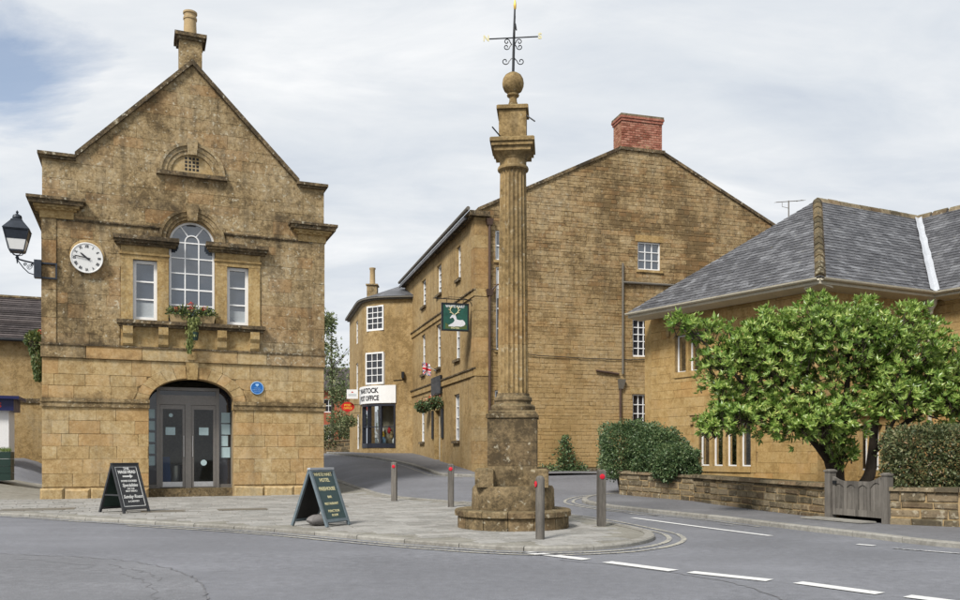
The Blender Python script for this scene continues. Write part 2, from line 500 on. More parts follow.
class MB:
    def __init__(s):
        s.v, s.f, s.t = [], [], []

    def add(s, vs, fs, t=(.5, .5, .5)):
        o = len(s.v)
        s.v += [tuple(p) for p in vs]
        s.f += [tuple(i + o for i in f) for f in fs]
        s.t += [t] * len(vs)
        return s

    def hexa(s, p, t=(.5, .5, .5)):
        return s.add(p, [(3, 2, 1, 0), (4, 5, 6, 7), (0, 1, 5, 4), (1, 2, 6, 5), (2, 3, 7, 6), (3, 0, 4, 7)], t)

    def box(s, x0, x1, y0, y1, z0, z1, t=(.5, .5, .5)):
        return s.hexa([(x0, y0, z0), (x1, y0, z0), (x1, y1, z0), (x0, y1, z0), (x0, y0, z1), (x1, y0, z1), (x1, y1, z1), (x0, y1, z1)], t)

    def mbox(s, mp, u0, u1, d0, d1, z0, z1, t=(.5, .5, .5)):
        return s.hexa([mp(u0, d0, z0), mp(u1, d0, z0), mp(u1, d1, z0), mp(u0, d1, z0), mp(u0, d0, z1), mp(u1, d0, z1), mp(u1, d1, z1), mp(u0, d1, z1)], t)

    def prism(s, a, b, t=(.5, .5, .5)):
        n = len(a)
        return s.add(list(a) + list(b), [tuple(range(n))[::-1], tuple(range(n, 2 * n))] + [(i, (i + 1) % n, n + (i + 1) % n, n + i) for i in range(n)], t)

    def lathe(s, prof, seg=24, c=(0, 0, 0), caps=True, t=(.5, .5, .5), flute=None):
        vs, fs = [], []
        for r, z in prof:
            for i in range(seg):
                a = 2 * PI * i / seg
                rr = r
                if flute:
                    rr = r * (1 - flute[1] * abs(math.sin(a * flute[0] / 2 + 0.3)) ** 0.8)
                vs.append((c[0] + rr * math.cos(a), c[1] + rr * math.sin(a), c[2] + z))
        for j in range(len(prof) - 1):
            for i in range(seg):
                k = (i + 1) % seg
                fs.append((j * seg + i, j * seg + k, (j + 1) * seg + k, (j + 1) * seg + i))
        if caps:
            fs.append(tuple(range(seg))[::-1])
            fs.append(tuple(range((len(prof) - 1) * seg, len(prof) * seg)))
        return s.add(vs, fs, t)

    def tube(s, pts, r, seg=8, t=(.5, .5, .5)):
        pts = [Vector(p) for p in pts]
        rs = r if isinstance(r, (list, tuple)) else [r] * len(pts)
        vs, fs = [], []
        a = None
        for i, p in enumerate(pts):
            d = (pts[min(i + 1, len(pts) - 1)] - pts[max(i - 1, 0)]).normalized()
            if a is None:
                a = d.orthogonal().normalized()
            else:
                a = a - d * a.dot(d)
                a = a.normalized() if a.length > 1e-4 else d.orthogonal().normalized()
            b = d.cross(a)
            for j in range(seg):
                an = 2 * PI * j / seg
                vs.append(p + a * (rs[i] * math.cos(an)) + b * (rs[i] * math.sin(an)))
        for i in range(len(pts) - 1):
            for j in range(seg):
                k = (j + 1) % seg
                fs.append((i * seg + j, i * seg + k, (i + 1) * seg + k, (i + 1) * seg + j))
        fs.append(tuple(range(seg))[::-1])
        fs.append(tuple(range((len(pts) - 1) * seg, len(pts) * seg)))
        return s.add(vs, fs, t)

    def build(s, name, mat, parent=None, smooth=False, loc=None, rot=None):
        me = bpy.data.meshes.new(name)
        me.from_pydata(s.v, [], s.f)
        at = me.attributes.new("tint", 'FLOAT_COLOR', 'POINT')
        flat = []
        for t in s.t:
            flat += [t[0], t[1], t[2], 1.0]
        at.data.foreach_set("color", flat)
        if smooth:
            me.polygons.foreach_set("use_smooth", [True] * len(me.polygons))
            me.set_sharp_from_angle(angle=math.radians(38))
        me.materials.append(M[mat] if isinstance(mat, str) else mat)
        o = bpy.data.objects.new(name, me)
        COL.objects.link(o)
        if parent:
            o.parent = parent
        if loc:
            o.location = loc
        if rot:
            o.rotation_euler = rot
        return o


def tag(o, label, cat, group=None, kind=None):
    if label:
        o['label'] = label
    if cat:
        o['category'] = cat
    if group:
        o['group'] = group
    if kind:
        o['kind'] = kind
    return o


def thing(name, label, cat, loc=(0, 0, 0), rz=0.0, group=None):
    o = bpy.data.objects.new(name, None)
    COL.objects.link(o)
    o.location = loc
    o.rotation_euler = (0, 0, rz)
    o.empty_display_size = 0.2
    return tag(o, label, cat, group)


def rt(rng=R):
    return (rng.random(), rng.random(), rng.random())


def mfront(u, d, z):          # face on local y = 0, outward is -y
    return (u, -d, z)


def mside(t, d, z):           # face on local x = 0, outward is -x, running back along +y
    return (-d, t, z)


def clip_half(poly, a, b, c):     # keep a*u + b*z <= c
    out_ = []
    n = len(poly)
    for i in range(n):
        p, q = poly[i], poly[(i + 1) % n]
        fp, fq = a * p[0] + b * p[1] - c, a * q[0] + b * q[1] - c
        if fp <= 0:
            out_.append(p)
        if (fp < 0 < fq) or (fq < 0 < fp):
            k = fp / (fp - fq)
            out_.append((p[0] + (q[0] - p[0]) * k, p[1] + (q[1] - p[1]) * k))
    return out_


def subtract(rects, o):
    res = []
    for (a, b, c, d) in rects:
        if o[0] >= b or o[1] <= a or o[2] >= d or o[3] <= c:
            res.append((a, b, c, d))
            continue
        if o[0] > a:
            res.append((a, o[0], c, d))
        if o[1] < b:
            res.append((o[1], b, c, d))
        m0, m1 = max(a, o[0]), min(b, o[1])
        if o[2] > c:
            res.append((m0, m1, c, o[2]))
        if o[3] < d:
            res.append((m0, m1, o[3], d))
    return [r for r in res if r[1] - r[0] > 0.045 and r[3] - r[2] > 0.045]


def area(p):
    return abs(sum(p[i][0] * p[(i + 1) % len(p)][1] - p[(i + 1) % len(p)][0] * p[i][1] for i in range(len(p)))) / 2


def lay_courses(u0, u1, z0, z1, ch, cw, rng, openings=(), halves=(), curve=None, hv=(0.82, 1.2)):
    """coursed stones as (u,z) polygons"""
    polys = []
    z = z0
    while z < z1 - 0.03:
        h = ch * rng.uniform(*hv)
        if z1 - (z + h) < ch * 0.5:
            h = z1 - z
        u = u0 - rng.random() * cw * 0.6
        while u < u1 - 0.02:
            w = cw * rng.uniform(0.55, 1.5)
            if u1 - (u + w) < cw * 0.35:
                w = u1 - u
            rects = [(max(u, u0), u + w, z, z + h)]
            for o in openings:
                rects = subtract(rects, o)
            for (a, b, c, d) in rects:
                if b - a < 0.05:
                    continue
                p = [(a, c), (b, c), (b, d), (a, d)]
                if curve:
                    nn = 7
                    us = [a + (b - a) * i / nn for i in range(nn + 1)]
                    zl = [max(c, curve(x)) for x in us]
                    if max(zl) > c:
                        pts = [(x, y) for x, y in zip(us, zl) if y < d - 0.01]
                        if len(pts) < 2:
                            continue
                        p = pts + [(pts[-1][0], d), (pts[0][0], d)]
                for hf in halves:
                    p = clip_half(p, *hf)
                    if len(p) < 3:
                        break
                if len(p) >= 3 and area(p) > 0.006:
                    polys.append(p)
            u += w
        z += h
    return polys


def stone_mesh(mb, p, mp, rng, joint=0.006, front=0.0, back=-0.03, ch=0.010, rough=0.004, prot=0.004):
    cu = sum(q[0] for q in p) / len(p)
    cz = sum(q[1] for q in p) / len(p)
    hu = max(0.02, (max(q[0] for q in p) - min(q[0] for q in p)) / 2)
    hz = max(0.02, (max(q[1] for q in p) - min(q[1] for q in p)) / 2)

    def ring(ins, d, rg):
        return [mp(cu + (q[0] - cu) * (1 - ins / hu) + rg * rng.uniform(-1, 1), d, cz + (q[1] - cz) * (1 - ins / hz) + rg * rng.uniform(-1, 1)) for q in p]
    f = front + rng.uniform(-prot, prot)
    n = len(p)
    vs = ring(joint, back, 0) + ring(joint, f - ch, rough) + ring(joint + ch, f, rough)
    fs = [tuple(range(2 * n, 3 * n))]
    for k in (0, n):
        fs += [(k + i, k + (i + 1) % n, k + n + (i + 1) % n, k + n + i) for i in range(n)]
    mb.add(vs, fs, rt(rng))


def set_stones(root, polys, mp, mat, rng, nmax=300, name="stone", rest="stonework", key=None, **kw):
    polys = sorted(polys, key=key or (lambda p: -area(p)))
    for p in polys[:nmax]:
        b = MB()
        stone_mesh(b, p, mp, rng, **kw)
        b.build(name, mat(p) if callable(mat) else mat, root)
    tail = polys[nmax:]
    if tail:
        b = MB()
        for p in tail:
            stone_mesh(b, p, mp, rng, **kw)
        o = b.build(rest, mat(tail[0]) if callable(mat) else mat, root)
        o['kind'] = 'stuff'


def sheet_wall(mp, us, zs, hole, thick, front=-0.02, arch=None, halves=None, halfz=None):
    """wall slab with openings; cells kept share vertices. arch=(uc,hw,zs,rise,ztop)"""
    us = sorted(set(round(x, 4) for x in us))
    zs = sorted(set(round(x, 4) for x in zs))
    cells = []
    for i in range(len(us) - 1):
        for j in range(len(zs) - 1):
            a, b, c, d = us[i], us[i + 1], zs[j], zs[j + 1]
            m = ((a + b) / 2, (c + d) / 2)
            if hole(*m):
                continue
            p = [(a, c), (b, c), (b, d), (a, d)]
            for ar in (arch or ()):
                if abs(m[0] - ar[0]) < ar[1] and ar[2] < m[1] < ar[4]:
                    f = lambda x: ar[2] + ar[3] * math.sqrt(max(0, 1 - ((x - ar[0]) / ar[1]) ** 2))
                    p = [(a, f(a)), (b, f(b)), (b, d), (a, d)]
            if halves and m[1] > halfz:
                for hf in halves:
                    p = clip_half(p, *hf)
            if len(p) >= 3 and area(p) > 1e-6:
                cells.append(p)
    idx, V2, loops = {}, [], []
    for p in cells:
        l = []
        for q in p:
            kx = (round(q[0], 3), round(q[1], 3))
            if kx not in idx:
                idx[kx] = len(V2)
                V2.append(q)
            if not l or l[-1] != idx[kx]:
                l.append(idx[kx])
        if l[0] == l[-1]:
            l.pop()
        if len(l) >= 3:
            loops.append(l)
    n = len(V2)
    edges = {}
    for l in loops:
        for a, b in zip(l, l[1:] + l[:1]):
            edges[(a, b)] = 1
    mb = MB()
    fs = [tuple(l) for l in loops] + [tuple(x + n for x in l[::-1]) for l in loops]
    fs += [(b, a, a + n, b + n) for (a, b) in edges if (b, a) not in edges]
    mb.add([mp(u, front, z) for u, z in V2] + [mp(u, front - thick, z) for u, z in V2], fs)
    return mb


def window(root, mp, u0, u1, z0, z1, cols, rows, d=-0.12, fw=0.06, bw=0.024, frame='white', glass='pane', single=False, dep=0.06, curt=None):
    """sash window: frame mesh (part) with glazing bars and panes (sub-parts)"""
    b = MB()
    b.mbox(mp, u0, u0 + fw, d, d + dep, z0, z1)
    b.mbox(mp, u1 - fw, u1, d, d + dep, z0, z1)
    b.mbox(mp, u0 + fw, u1 - fw, d, d + dep, z0, z0 + fw * 1.3)
    b.mbox(mp, u0 + fw, u1 - fw, d, d + dep, z1 - fw, z1)
    w = b.build("window", frame, root)
    a0, a1, c0, c1 = u0 + fw, u1 - fw, z0 + fw * 1.3, z1 - fw
    g = MB()
    for i in range(1, cols):
        x = a0 + (a1 - a0) * i / cols
        g.mbox(mp, x - bw / 2, x + bw / 2, d + 0.01, d + dep * 0.7, c0, c1)
    for j in range(1, rows):
        y = c0 + (c1 - c0) * j / rows
        k = 1.5 if (rows % 2 == 0 and j == rows // 2) else 1
        g.mbox(mp, a0, a1, d + 0.008, d + dep * 0.74, y - bw * k / 2, y + bw * k / 2)
    if g.v and single:
        g.build("glazing_bars", frame, w)
    elif g.v:
        for q in range(len(g.v) // 8):
            MB().hexa(g.v[q * 8:q * 8 + 8]).build("glazing_bar", frame, w)
    if single:
        MB().mbox(mp, a0, a1, d - 0.004, d + 0.004, c0, c1).build("glass", glass, w)
    else:
        for i in range(cols):
            for j in range(rows):
                x0, x1 = a0 + (a1 - a0) * i / cols, a0 + (a1 - a0) * (i + 1) / cols
                y0, y1 = c0 + (c1 - c0) * j / rows, c0 + (c1 - c0) * (j + 1) / rows
                e = [R.uniform(-.006, .006) for _ in range(3)]
                q = MB()
                q.hexa([mp(x0, d - .004 + e[0], y0), mp(x1, d - .004 + e[1], y0), mp(x1, d + .004 + e[1], y0), mp(x0, d + .004 + e[0], y0),
                        mp(x0, d - .004 + e[2], y1), mp(x1, d - .004 + e[2] + e[1] - e[0], y1), mp(x1, d + .004 + e[2] + e[1] - e[0], y1), mp(x0, d + .004 + e[2], y1)])
                q.build("pane", glass, w)
    if curt:
        MB().mbox(mp, a0, a1, d + 0.003, d + 0.006, c0, c0 + (c1 - c0) * curt).build("net_curtain", 'netcurtain', w)
    return w


def text(name, s, size, mat, parent, mp, bold=0.0, sx=1.0, depth=0.003, shear=0.0):
    """flat lettering centred on (0,0); mp(x, y) gives a front point, mp2 handled by tuple (x,y,n)"""
    cu = bpy.data.curves.new("lettering", 'FONT')
    cu.body = s
    cu.size = size
    cu.align_x = 'CENTER'
    cu.align_y = 'CENTER'
    cu.offset = bold
    cu.shear = shear
    cu.resolution_u = 3
    cu.extrude = depth / 2
    ob = bpy.data.objects.new("lettering", cu)
    COL.objects.link(ob)
    dg = bpy.context.evaluated_depsgraph_get()
    dg.update()
    me = bpy.data.meshes.new_from_object(ob.evaluated_get(dg))
    bpy.data.objects.remove(ob)
    bpy.data.curves.remove(cu)
    for v in me.vertices:
        v.co = Vector(mp(v.co.x * sx, v.co.y, v.co.z + depth / 2))
    me.materials.clear()
    me.materials.append(M[mat])
    me.name = name
    o = bpy.data.objects.new(name, me)
    COL.objects.link(o)
    o.parent = parent
    return o


def leaf(mb, p, d, side, ln, wd, t, fold=0.15):
    """leaf of two folded halves: base p, along d, width along side"""
    n = d.cross(side)
    m = p + d * (ln * 0.55)
    tip = p + d * ln - n * (ln * 0.06)
    mb.add([p, m + side * wd + n * (wd * fold), tip, m - side * wd + n * (wd * fold), m], [(0, 1, 4), (1, 2, 4), (2, 3, 4), (3, 0, 4)], t)


def rvec(rng):
    while True:
        v = Vector((rng.uniform(-1, 1), rng.uniform(-1, 1), rng.uniform(-1, 1)))
        if 0.05 < v.length < 1:
            return v.normalized()


def leafy(mb, blobs, n, size, rng, shell=0.35, noise=0.16, floor=-9):
    """small leaves through the outer volume of ellipsoid-ish or boxy blobs: (center, radii, power)"""
    for i in range(n):
        c, r, pw = blobs[i % len(blobs)]
        d = rvec(rng)
        k = (abs(d.x) ** pw + abs(d.y) ** pw + abs(d.z) ** pw) ** (-1 / pw)
        bump_ = 1 + noise * math.sin(d.x * 7 + c[0] * 3) * math.cos(d.z * 6 + d.y * 5 + c[1])
        q = k * bump_ * (1 - shell * rng.random() ** 2) + rng.gauss(0, 0.02) + (rng.random() ** 12) * .16
        p = Vector(c) + Vector((d.x * r[0], d.y * r[1], d.z * r[2])) * q
        if p.z < floor:
            continue
        ax = (d + rvec(rng) * 1.1).normalized()
        sd_ = ax.cross(rvec(rng)).normalized()
        s_ = size * rng.uniform(0.6, 1.3)
        leaf(mb, p, ax, sd_, s_, s_ * 0.27, (rng.random(), rng.random(), 0))


# ================================================================== ground
HX, HY, HR = -11.39, 22.1, math.atan2(1, 2.494)      # the market house's front left corner and heading
HU = (math.cos(HR), math.sin(HR))


def sm(x, a, b):
    t = max(0.0, min(1.0, (x - a) / (b - a)))
    return t * t * (3 - 2 * t)


def gz(x, y):
    if y < 17:
        r = 0.0
    elif y < 27:
        r = 0.0033 * (y - 17) ** 2
    elif y < 40:
        r = 0.33 + 0.066 * (y - 27)
    else:
        r = 0.33 + 0.066 * 13 + 0.12 * (1 - math.exp(-(y - 40) / 4))
    a = (x - HX) * HU[0] + (y - HY) * HU[1]
    return r * max(sm(a, 7.7, 10.5), sm(-a, 0.2, 2.5))


def axis(lo, hi, core0, core1, step):
    v = [core0 + step * i for i in range(int((core1 - core0) / step) + 1)]
    d, x = step, core1
    while x < hi:
        d *= 1.5
        x += d
        v.append(x)
    d, x = step, core0
    while x > lo:
        d *= 1.5
        x -= d
        v.insert(0, x)
    return v


gx, gy = axis(-900, 900, -24, 22, 0.5), axis(-60, 1500, 0, 62, 0.5)
gm = MB()
gm.add([(x, y, gz(x, y)) for y in gy for x in gx], [(j * len(gx) + i, j * len(gx) + i + 1, (j + 1) * len(gx) + i + 1, (j + 1) * len(gx) + i) for j in range(len(gy) - 1) for i in range(len(gx) - 1)])
ground = tag(gm.build("ground", 'asphalt', smooth=True), None, None, kind='structure')


def smooth_line(pts, n=6):
    out_ = []
    for i in range(len(pts) - 1):
        p0, p1, p2, p3 = pts[max(i - 1, 0)], pts[i], pts[i + 1], pts[min(i + 2, len(pts) - 1)]
        for k in range(n):
            t = k / n
            out_.append(tuple(0.5 * (2 * p1[a] + (p2[a] - p0[a]) * t + (2 * p0[a] - 5 * p1[a] + 4 * p2[a] - p3[a]) * t * t + (3 * p1[a] - p0[a] - 3 * p2[a] + p3[a]) * t ** 3) for a in (0, 1)))
    out_.append(pts[-1])
    return out_


def offset_line(pts, d):
    out_ = []
    for i, p in enumerate(pts):
        a, b = pts[max(i - 1, 0)], pts[min(i + 1, len(pts) - 1)]
        dx, dy = b[0] - a[0], b[1] - a[1]
        l = math.hypot(dx, dy) or 1
        out_.append((p[0] + dy / l * d, p[1] - dx / l * d))     # right of travel
    return out_


def resample(pts, step):
    res, acc = [pts[0]], 0.0
    for a, b in zip(pts, pts[1:]):
        l = math.hypot(b[0] - a[0], b[1] - a[1])
        while acc + l >= step:
            t = (step - acc) / l
            a = (a[0] + (b[0] - a[0]) * t, a[1] + (b[1] - a[1]) * t)
            res.append(a)
            l = math.hypot(b[0] - a[0], b[1] - a[1])
            acc = 0.0
        acc += l
    return res


def inside(p, poly):
    c = False
    for i in range(len(poly)):
        a, b = poly[i], poly[i - 1]
        if (a[1] > p[1]) != (b[1] > p[1]) and p[0] < (b[0] - a[0]) * (p[1] - a[1]) / (b[1] - a[1]) + a[0]:
            c = not c
    return c


def surface(name, poly, zoff, mat, parent=None, step=0.6, skirt=0.0):
    xs, ys = [p[0] for p in poly], [p[1] for p in poly]
    pts = [Vector(p) for p in poly]
    nb = len(pts)
    y = min(ys) + step / 2
    while y < max(ys):
        x = min(xs) + step / 2
        while x < max(xs):
            if inside((x, y), poly):
                pts.append(Vector((x, y)))
            x += step
        y += step
    v, e, f, *_ = delaunay_2d_cdt(pts, [(i, (i + 1) % nb) for i in range(nb)], [], 1, 1e-4)
    mb = MB()
    mb.add([(p.x, p.y, gz(p.x, p.y) + zoff) for p in v], [tuple(t) for t in f])
    if skirt:
        k = len(poly)
        mb.add([(p[0], p[1], gz(*p) + zoff) for p in poly] + [(p[0], p[1], gz(*p) + zoff - skirt) for p in poly], [(i, (i + 1) % k, k + (i + 1) % k, k + i) for i in range(k)])
    return mb.build(name, mat, parent)


def ribbon(name, pts, w, mat, zoff=0.006, parent=None):
    a, b = offset_line(pts, w / 2), offset_line(pts, -w / 2)
    n = len(pts)
    mb = MB()
    mb.add([(p[0], p[1], gz(*p) + zoff) for p in a] + [(p[0], p[1], gz(*p) + zoff) for p in b], [(i, i + 1, n + i + 1, n + i) for i in range(n - 1)])
    return mb.build(name, mat, parent)


def kerbs(parent, line, w, top, mat, length=0.92):
    """kerb stones along line, body on the left of travel"""
    ln = resample(line, length / 6)
    for k in range(0, len(ln) - 6, 6):
        seg = ln[k:k + 7]
        o1, o2 = seg, offset_line(seg, -w)
        g = 0.006
        b = MB()
        n = 7
        vs = []
        e = R.uniform(-.004, .004)
        for row, dz, ins in ((o1, -0.12, 0), (o1, top - 0.018 + e, 0.0), (o1, top + e, 0.014), (o2, top + e, 0.0), (o2, -0.12, 0)):
            for i, p in enumerate(row):
                q = o2[i]
                x = p[0] + (q[0] - p[0]) * (ins / w if row is o1 else 0)
                y = p[1] + (q[1] - p[1]) * (ins / w if row is o1 else 0)
                if i in (0, 6):
                    nx = seg[1] if i == 0 else seg[5]
                    l = math.hypot(nx[0] - seg[i][0], nx[1] - seg[i][1]) or 1
                    x += (nx[0] - seg[i][0]) / l * g
                    y += (nx[1] - seg[i][1]) / l * g
                vs.append((x, y, gz(p[0], p[1]) + dz))
        fs = [(r * n + i, r * n + i + 1, (r + 1) * n + i + 1, (r + 1) * n + i) for r in range(4) for i in range(n - 1)]
        fs += [tuple(r * n for r in range(5)), tuple(r * n + 6 for r in range(5))[::-1]]
        b.add(vs, fs, rt())
        b.build("kerb_stone", mat, parent)


# ---- market place paving (an island that tapers to the right of the column)
isl_front = smooth_line([(-22, 20.3), (-14.5, 18.2), (-9.6, 16.9), (-6.86, 15.3), (-3.58, 13.5), (-1.04, 11.55), (0.5, 10.62), (1.5, 10.75), (2.2, 11.45), (2.55, 12.4), (2.45, 13.6), (1.6, 16.6), (-0.5, 20.4), (-2.3, 23.1), (-3.6, 26.5), (-5.2, 31), (-7.4, 37)], 6)
isl = isl_front + [(-9.6, 36.4), (-4.9, 24.9), (-11.2, 22.4), (-14.5, 30), (-22, 28)]
pav = tag(surface("pavement", offset_line(isl_front, -0.08) + isl[len(isl_front):], 0.044, 'pavebase'), None, None, kind='structure')
kerbs(pav, isl_front, 0.15, 0.058, 'kerb')
PV = 0.058
isl_in = offset_line(isl_front, -0.17) + isl[len(isl_front):]
rngp = random.Random(3)
setts = []
v = 0.06
row = 0
while v < 16:
    u = -3.5 + rngp.random() * 0.4
    dep = 0.30
    while u < 17:
        w = rngp.uniform(0.34, 0.62)
        cs = [(u, -v), (u + w, -v), (u + w, -v - dep), (u, -v - dep)]
        ws = [(HX + a * HU[0] - b * HU[1], HY + a * HU[1] + b * HU[0]) for a, b in cs]
        if all(inside(p, isl_in) for p in ws) and not (math.hypot(ws[0][0] - 0.53, ws[0][1] - 13.6) < 0.6):
            setts.append(ws)
        u += w
    v += dep
setts.sort(key=lambda ws: ws[0][1] ** 2 + 0 * ws[0][0])


def sett(mb, ws, rng):
    cx, cy = sum(p[0] for p in ws) / 4, sum(p[1] for p in ws) / 4
    h = PV - 0.004 + rng.uniform(-.003, .003)

    def ring(k, dz):
        r_ = []
        for p in ws:
            l = math.hypot(p[0] - cx, p[1] - cy)
            x, y = p[0] - (p[0] - cx) / l * k, p[1] - (p[1] - cy) / l * k
            r_.append((x, y, gz(x, y) + dz))
        return r_
    vs = ring(.008, 0.03) + ring(.009, h - .005) + ring(.018, h)
    mb.add(vs, [(8, 9, 10, 11)] + [(k + i, k + (i + 1) % 4, k + 4 + (i + 1) % 4, k + 4 + i) for k in (0, 4) for i in range(4)], rt(rng))


for ws in setts[:300]:
    b = MB()
    sett(b, ws, rngp)
    b.build("paving_stone", 'paving', pav)
if len(setts) > 300:
    b = MB()
    for ws in setts[300:]:
        sett(b, ws, rngp)
    b.build("paving_setts", 'paving', pav)['kind'] = 'stuff'
# iron covers let into the paving
for (x, y, w, l) in ((-6.45, 17.3, .42, .3), (-5.0, 17.9, .5, .25), (-3.4, 19.0, .42, .3), (-9.3, 17.9, .7, .35)):
    b = MB()
    c_, s_ = HU
    ps = [(x + a * c_ - bb * s_, y + a * s_ + bb * c_) for a, bb in ((-w, -l), (w, -l), (w, l), (-w, l))]
    b.prism([(p[0], p[1], gz(*p) + PV - .03) for p in ps], [(p[0], p[1], gz(*p) + PV + .004) for p in ps])
    b.build("drain_cover", 'greypipe', pav)

# ---- footway beside the garden wall on the right
rk = smooth_line([(13.5, 7.2), (9.8, 8.6), (7.6, 9.75), (6.14, 10.95), (5.45, 12.6), (4.76, 14.5), (4.3, 15.9), (3.4, 17.8), (2.8, 19.2), (2.5, 20.3), (2.6, 21.4), (3.1, 22.4), (4.2, 23.2)], 6)
rk = rk[::-1]
rpoly = rk + [(13.5, 12), (9.6, 12.4), (7.6, 13.5), (6.8, 14.1), (6.3, 15.4), (5.2, 20.5), (3.9, 22.5)]
fpath = tag(surface("footway", offset_line(rk, -0.07) + rpoly[len(rk):], 0.065, 'tarmacpath'), None, None, kind='structure')
kerbs(fpath, rk, 0.13, 0.078, 'kerb')
# garden ground behind the wall
tag(surface("garden_bed", [(6.35, 15.2), (6.85, 14.1), (9.3, 12.6), (16, 9), (22, 14), (16, 27), (8, 27), (4.2, 25.6), (3.9, 22.6), (5.3, 20.5)], 0.16, 'soil'), None, None, kind='structure')

# ---- footway along the inn front and the gable
wk = smooth_line([(-9.0, 50), (-7.9, 44), (-6.6, 40.2), (-4.7, 37.6), (-3.0, 34.2), (-2.0, 31.2), (-1.3, 29.3), (0.2, 28.7)], 6)
fp2 = tag(surface("inn_footway", offset_line(wk, -0.07) + [(6.0, 30.2), (0, 30.4), (-3.3, 41.2), (-5.2, 41.6), (-6.2, 43), (-7.6, 48.5), (-7.9, 50)], 0.08, 'tarmacpath'), None, None, kind='structure')
kerbs(fp2, wk, 0.14, 0.092, 'kerb')

# ---- road: older asphalt area with a cracked seam, seams and painted lines
seam = smooth_line([(-14, 13.2), (-8.2, 11.0), (-5.9, 10.35), (-4.2, 9.75), (-3.0, 8.6), (-2.25, 7.0), (-1.7, 4.5)], 5)
tag(surface("old_road_surface", seam + [(-14, 3)], 0.003, 'asphalt2', ground), None, None)
rng = random.Random(5)
fine = resample(seam, 0.09)
ribbon("road_crack", [(p[0] + rng.uniform(-.02, .02), p[1] + rng.uniform(-.05, .05)) for p in fine], 0.016, 'tarmacpath', 0.006, ground)
for k in range(5):
    i0 = rng.randint(5, len(fine) - 40)
    dx = rng.uniform(-.35, -.05)
    ribbon("road_crack", [(p[0] + dx + rng.uniform(-.05, .05), p[1] + dx + rng.uniform(-.05, .05)) for p in fine[i0:i0 + rng.randint(14, 34)]], 0.011, 'tarmacpath', 0.005, ground)
fine = resample(smooth_line([(0.9, 9.7), (1.6, 9.1), (2.3, 8.1), (2.5, 7.2), (2.5, 6)], 5), 0.08)
ribbon("road_crack", [(p[0] + rng.uniform(-.02, .02), p[1] + rng.uniform(-.02, .02)) for p in fine], 0.018, 'tarmacpath', 0.004, ground)


DASH = [((0.56, 10.45), (1.22, 9.72)), ((1.42, 9.5), (2.0, 8.78)), ((2.15, 8.68), (2.76, 8.1)), ((2.98, 7.97), (3.45, 7.33)), ((3.62, 7.2), (4.2, 6.5)), ((4.4, 6.2), (5.0, 5.5))]
for (p, q) in DASH:
    ribbon("dash_marking", [p, ((p[0] + q[0]) / 2, (p[1] + q[1]) / 2), q], 0.17, 'roadpaint', 0.008, ground)
ribbon("centre_line", resample(smooth_line([(2.9, 16.2), (3.6, 14.3), (4.4, 12.3)], 5), .3), 0.11, 'roadpaint', 0.008, ground)
ribbon("lane_mark", [(3.02, 17.4), (3.35, 16.9), (3.6, 16.4)], 0.09, 'roadpaint_old', 0.008, ground)
ribbon("lane_mark", [(4.15, 14.7), (4.3, 14.4)], 0.10, 'roadpaint_old', 0.008, ground)
ribbon("lane_mark", [(5.05, 11.38), (5.2, 11.2)], 0.11, 'roadpaint', 0.008, ground)
ribbon("lane_mark", [(5.3, 10.9), (5.8, 10.35), (6.1, 9.9)], 0.09, 'roadpaint_old', 0.008, ground)
edge = isl_front[2:74]
ribbon("edge_line", offset_line(edge, 0.20), 0.075, 'roadpaint_yel', 0.008, ground)
ribbon("edge_line", offset_line(edge[18:], 0.40), 0.075, 'roadpaint_yel', 0.008, ground)
e2 = rk[:44]
ribbon("edge_line", offset_line(e2, 0.22), 0.07, 'roadpaint_yel', 0.008, ground)
ribbon("edge_line", offset_line(e2[:34], 0.42), 0.07, 'roadpaint_yel', 0.008, ground)
ribbon("edge_line", offset_line(wk[12:], 0.25)[:-3], 0.07, 'roadpaint_yel', 0.008, ground)

# ================================================================== market house
rng = random.Random(11)
hall = thing("market_house", "gabled honey stone market house with venetian window above a glazed arched doorway", "building", (HX, HY, 0), HR)
HW = 7.36
UC = 3.705
# --- wall slab with the doorway arch, the side lights and the arched window cut through
dA = (UC, 1.115, 2.66, 0.65, 3.75)
wA = (UC, 0.605, 7.02, 0.62, 8.3)
arch_us = [UC + 1.115 * math.sin(-PI / 2 + PI * i / 20) for i in range(21)] + [UC + 0.605 * math.sin(-PI / 2 + PI * i / 16) for i in range(17)]
GS = 1.0
gl = [(-GS, 1, 9.05 - GS * 0.78), (GS, 1, 9.05 + GS * 6.63)]


def hall_hole(u, z):
    if abs(u - UC) < 1.115 and z < 2.66:
        return True
    if 2.19 < u < 2.80 and 4.84 < z < 6.48 or 4.63 < u < 5.22 and 4.84 < z < 6.48:
        return True
    return abs(u - UC) < 0.605 and 4.84 < z < 7.02


sheet_wall(mfront, [0, HW, 2.19, 2.80, 4.63, 5.22, 0.68, 6.73] + arch_us, [-0.3, 2.66, 3.75, 4.84, 6.48, 7.02, 8.3, 8.95, 12.2], hall_hole, 0.45, -0.025, [dA, wA], gl, 8.96).build("wall", 'mortar', hall)
b = MB()
for u0, u1 in ((0.02, 0.45), (HW - 0.45, HW - 0.02)):
    b.box(u0, u1, 0.48, 10, -0.3, 8.9)
b.box(0.02, HW - 0.02, 9.7, 10.02, -0.3, 8.9)
b.build("side_walls", 'old', hall)
b = MB()
b.prism([(0.3, 0.3, 8.5), (HW - 0.3, 0.3, 8.5), (UC, 0.3, 11.75)], [(0.3, 10.2, 8.5), (HW - 0.3, 10.2, 8.5), (UC, 10.2, 11.75)])
b.build("roof", 'slate', hall)

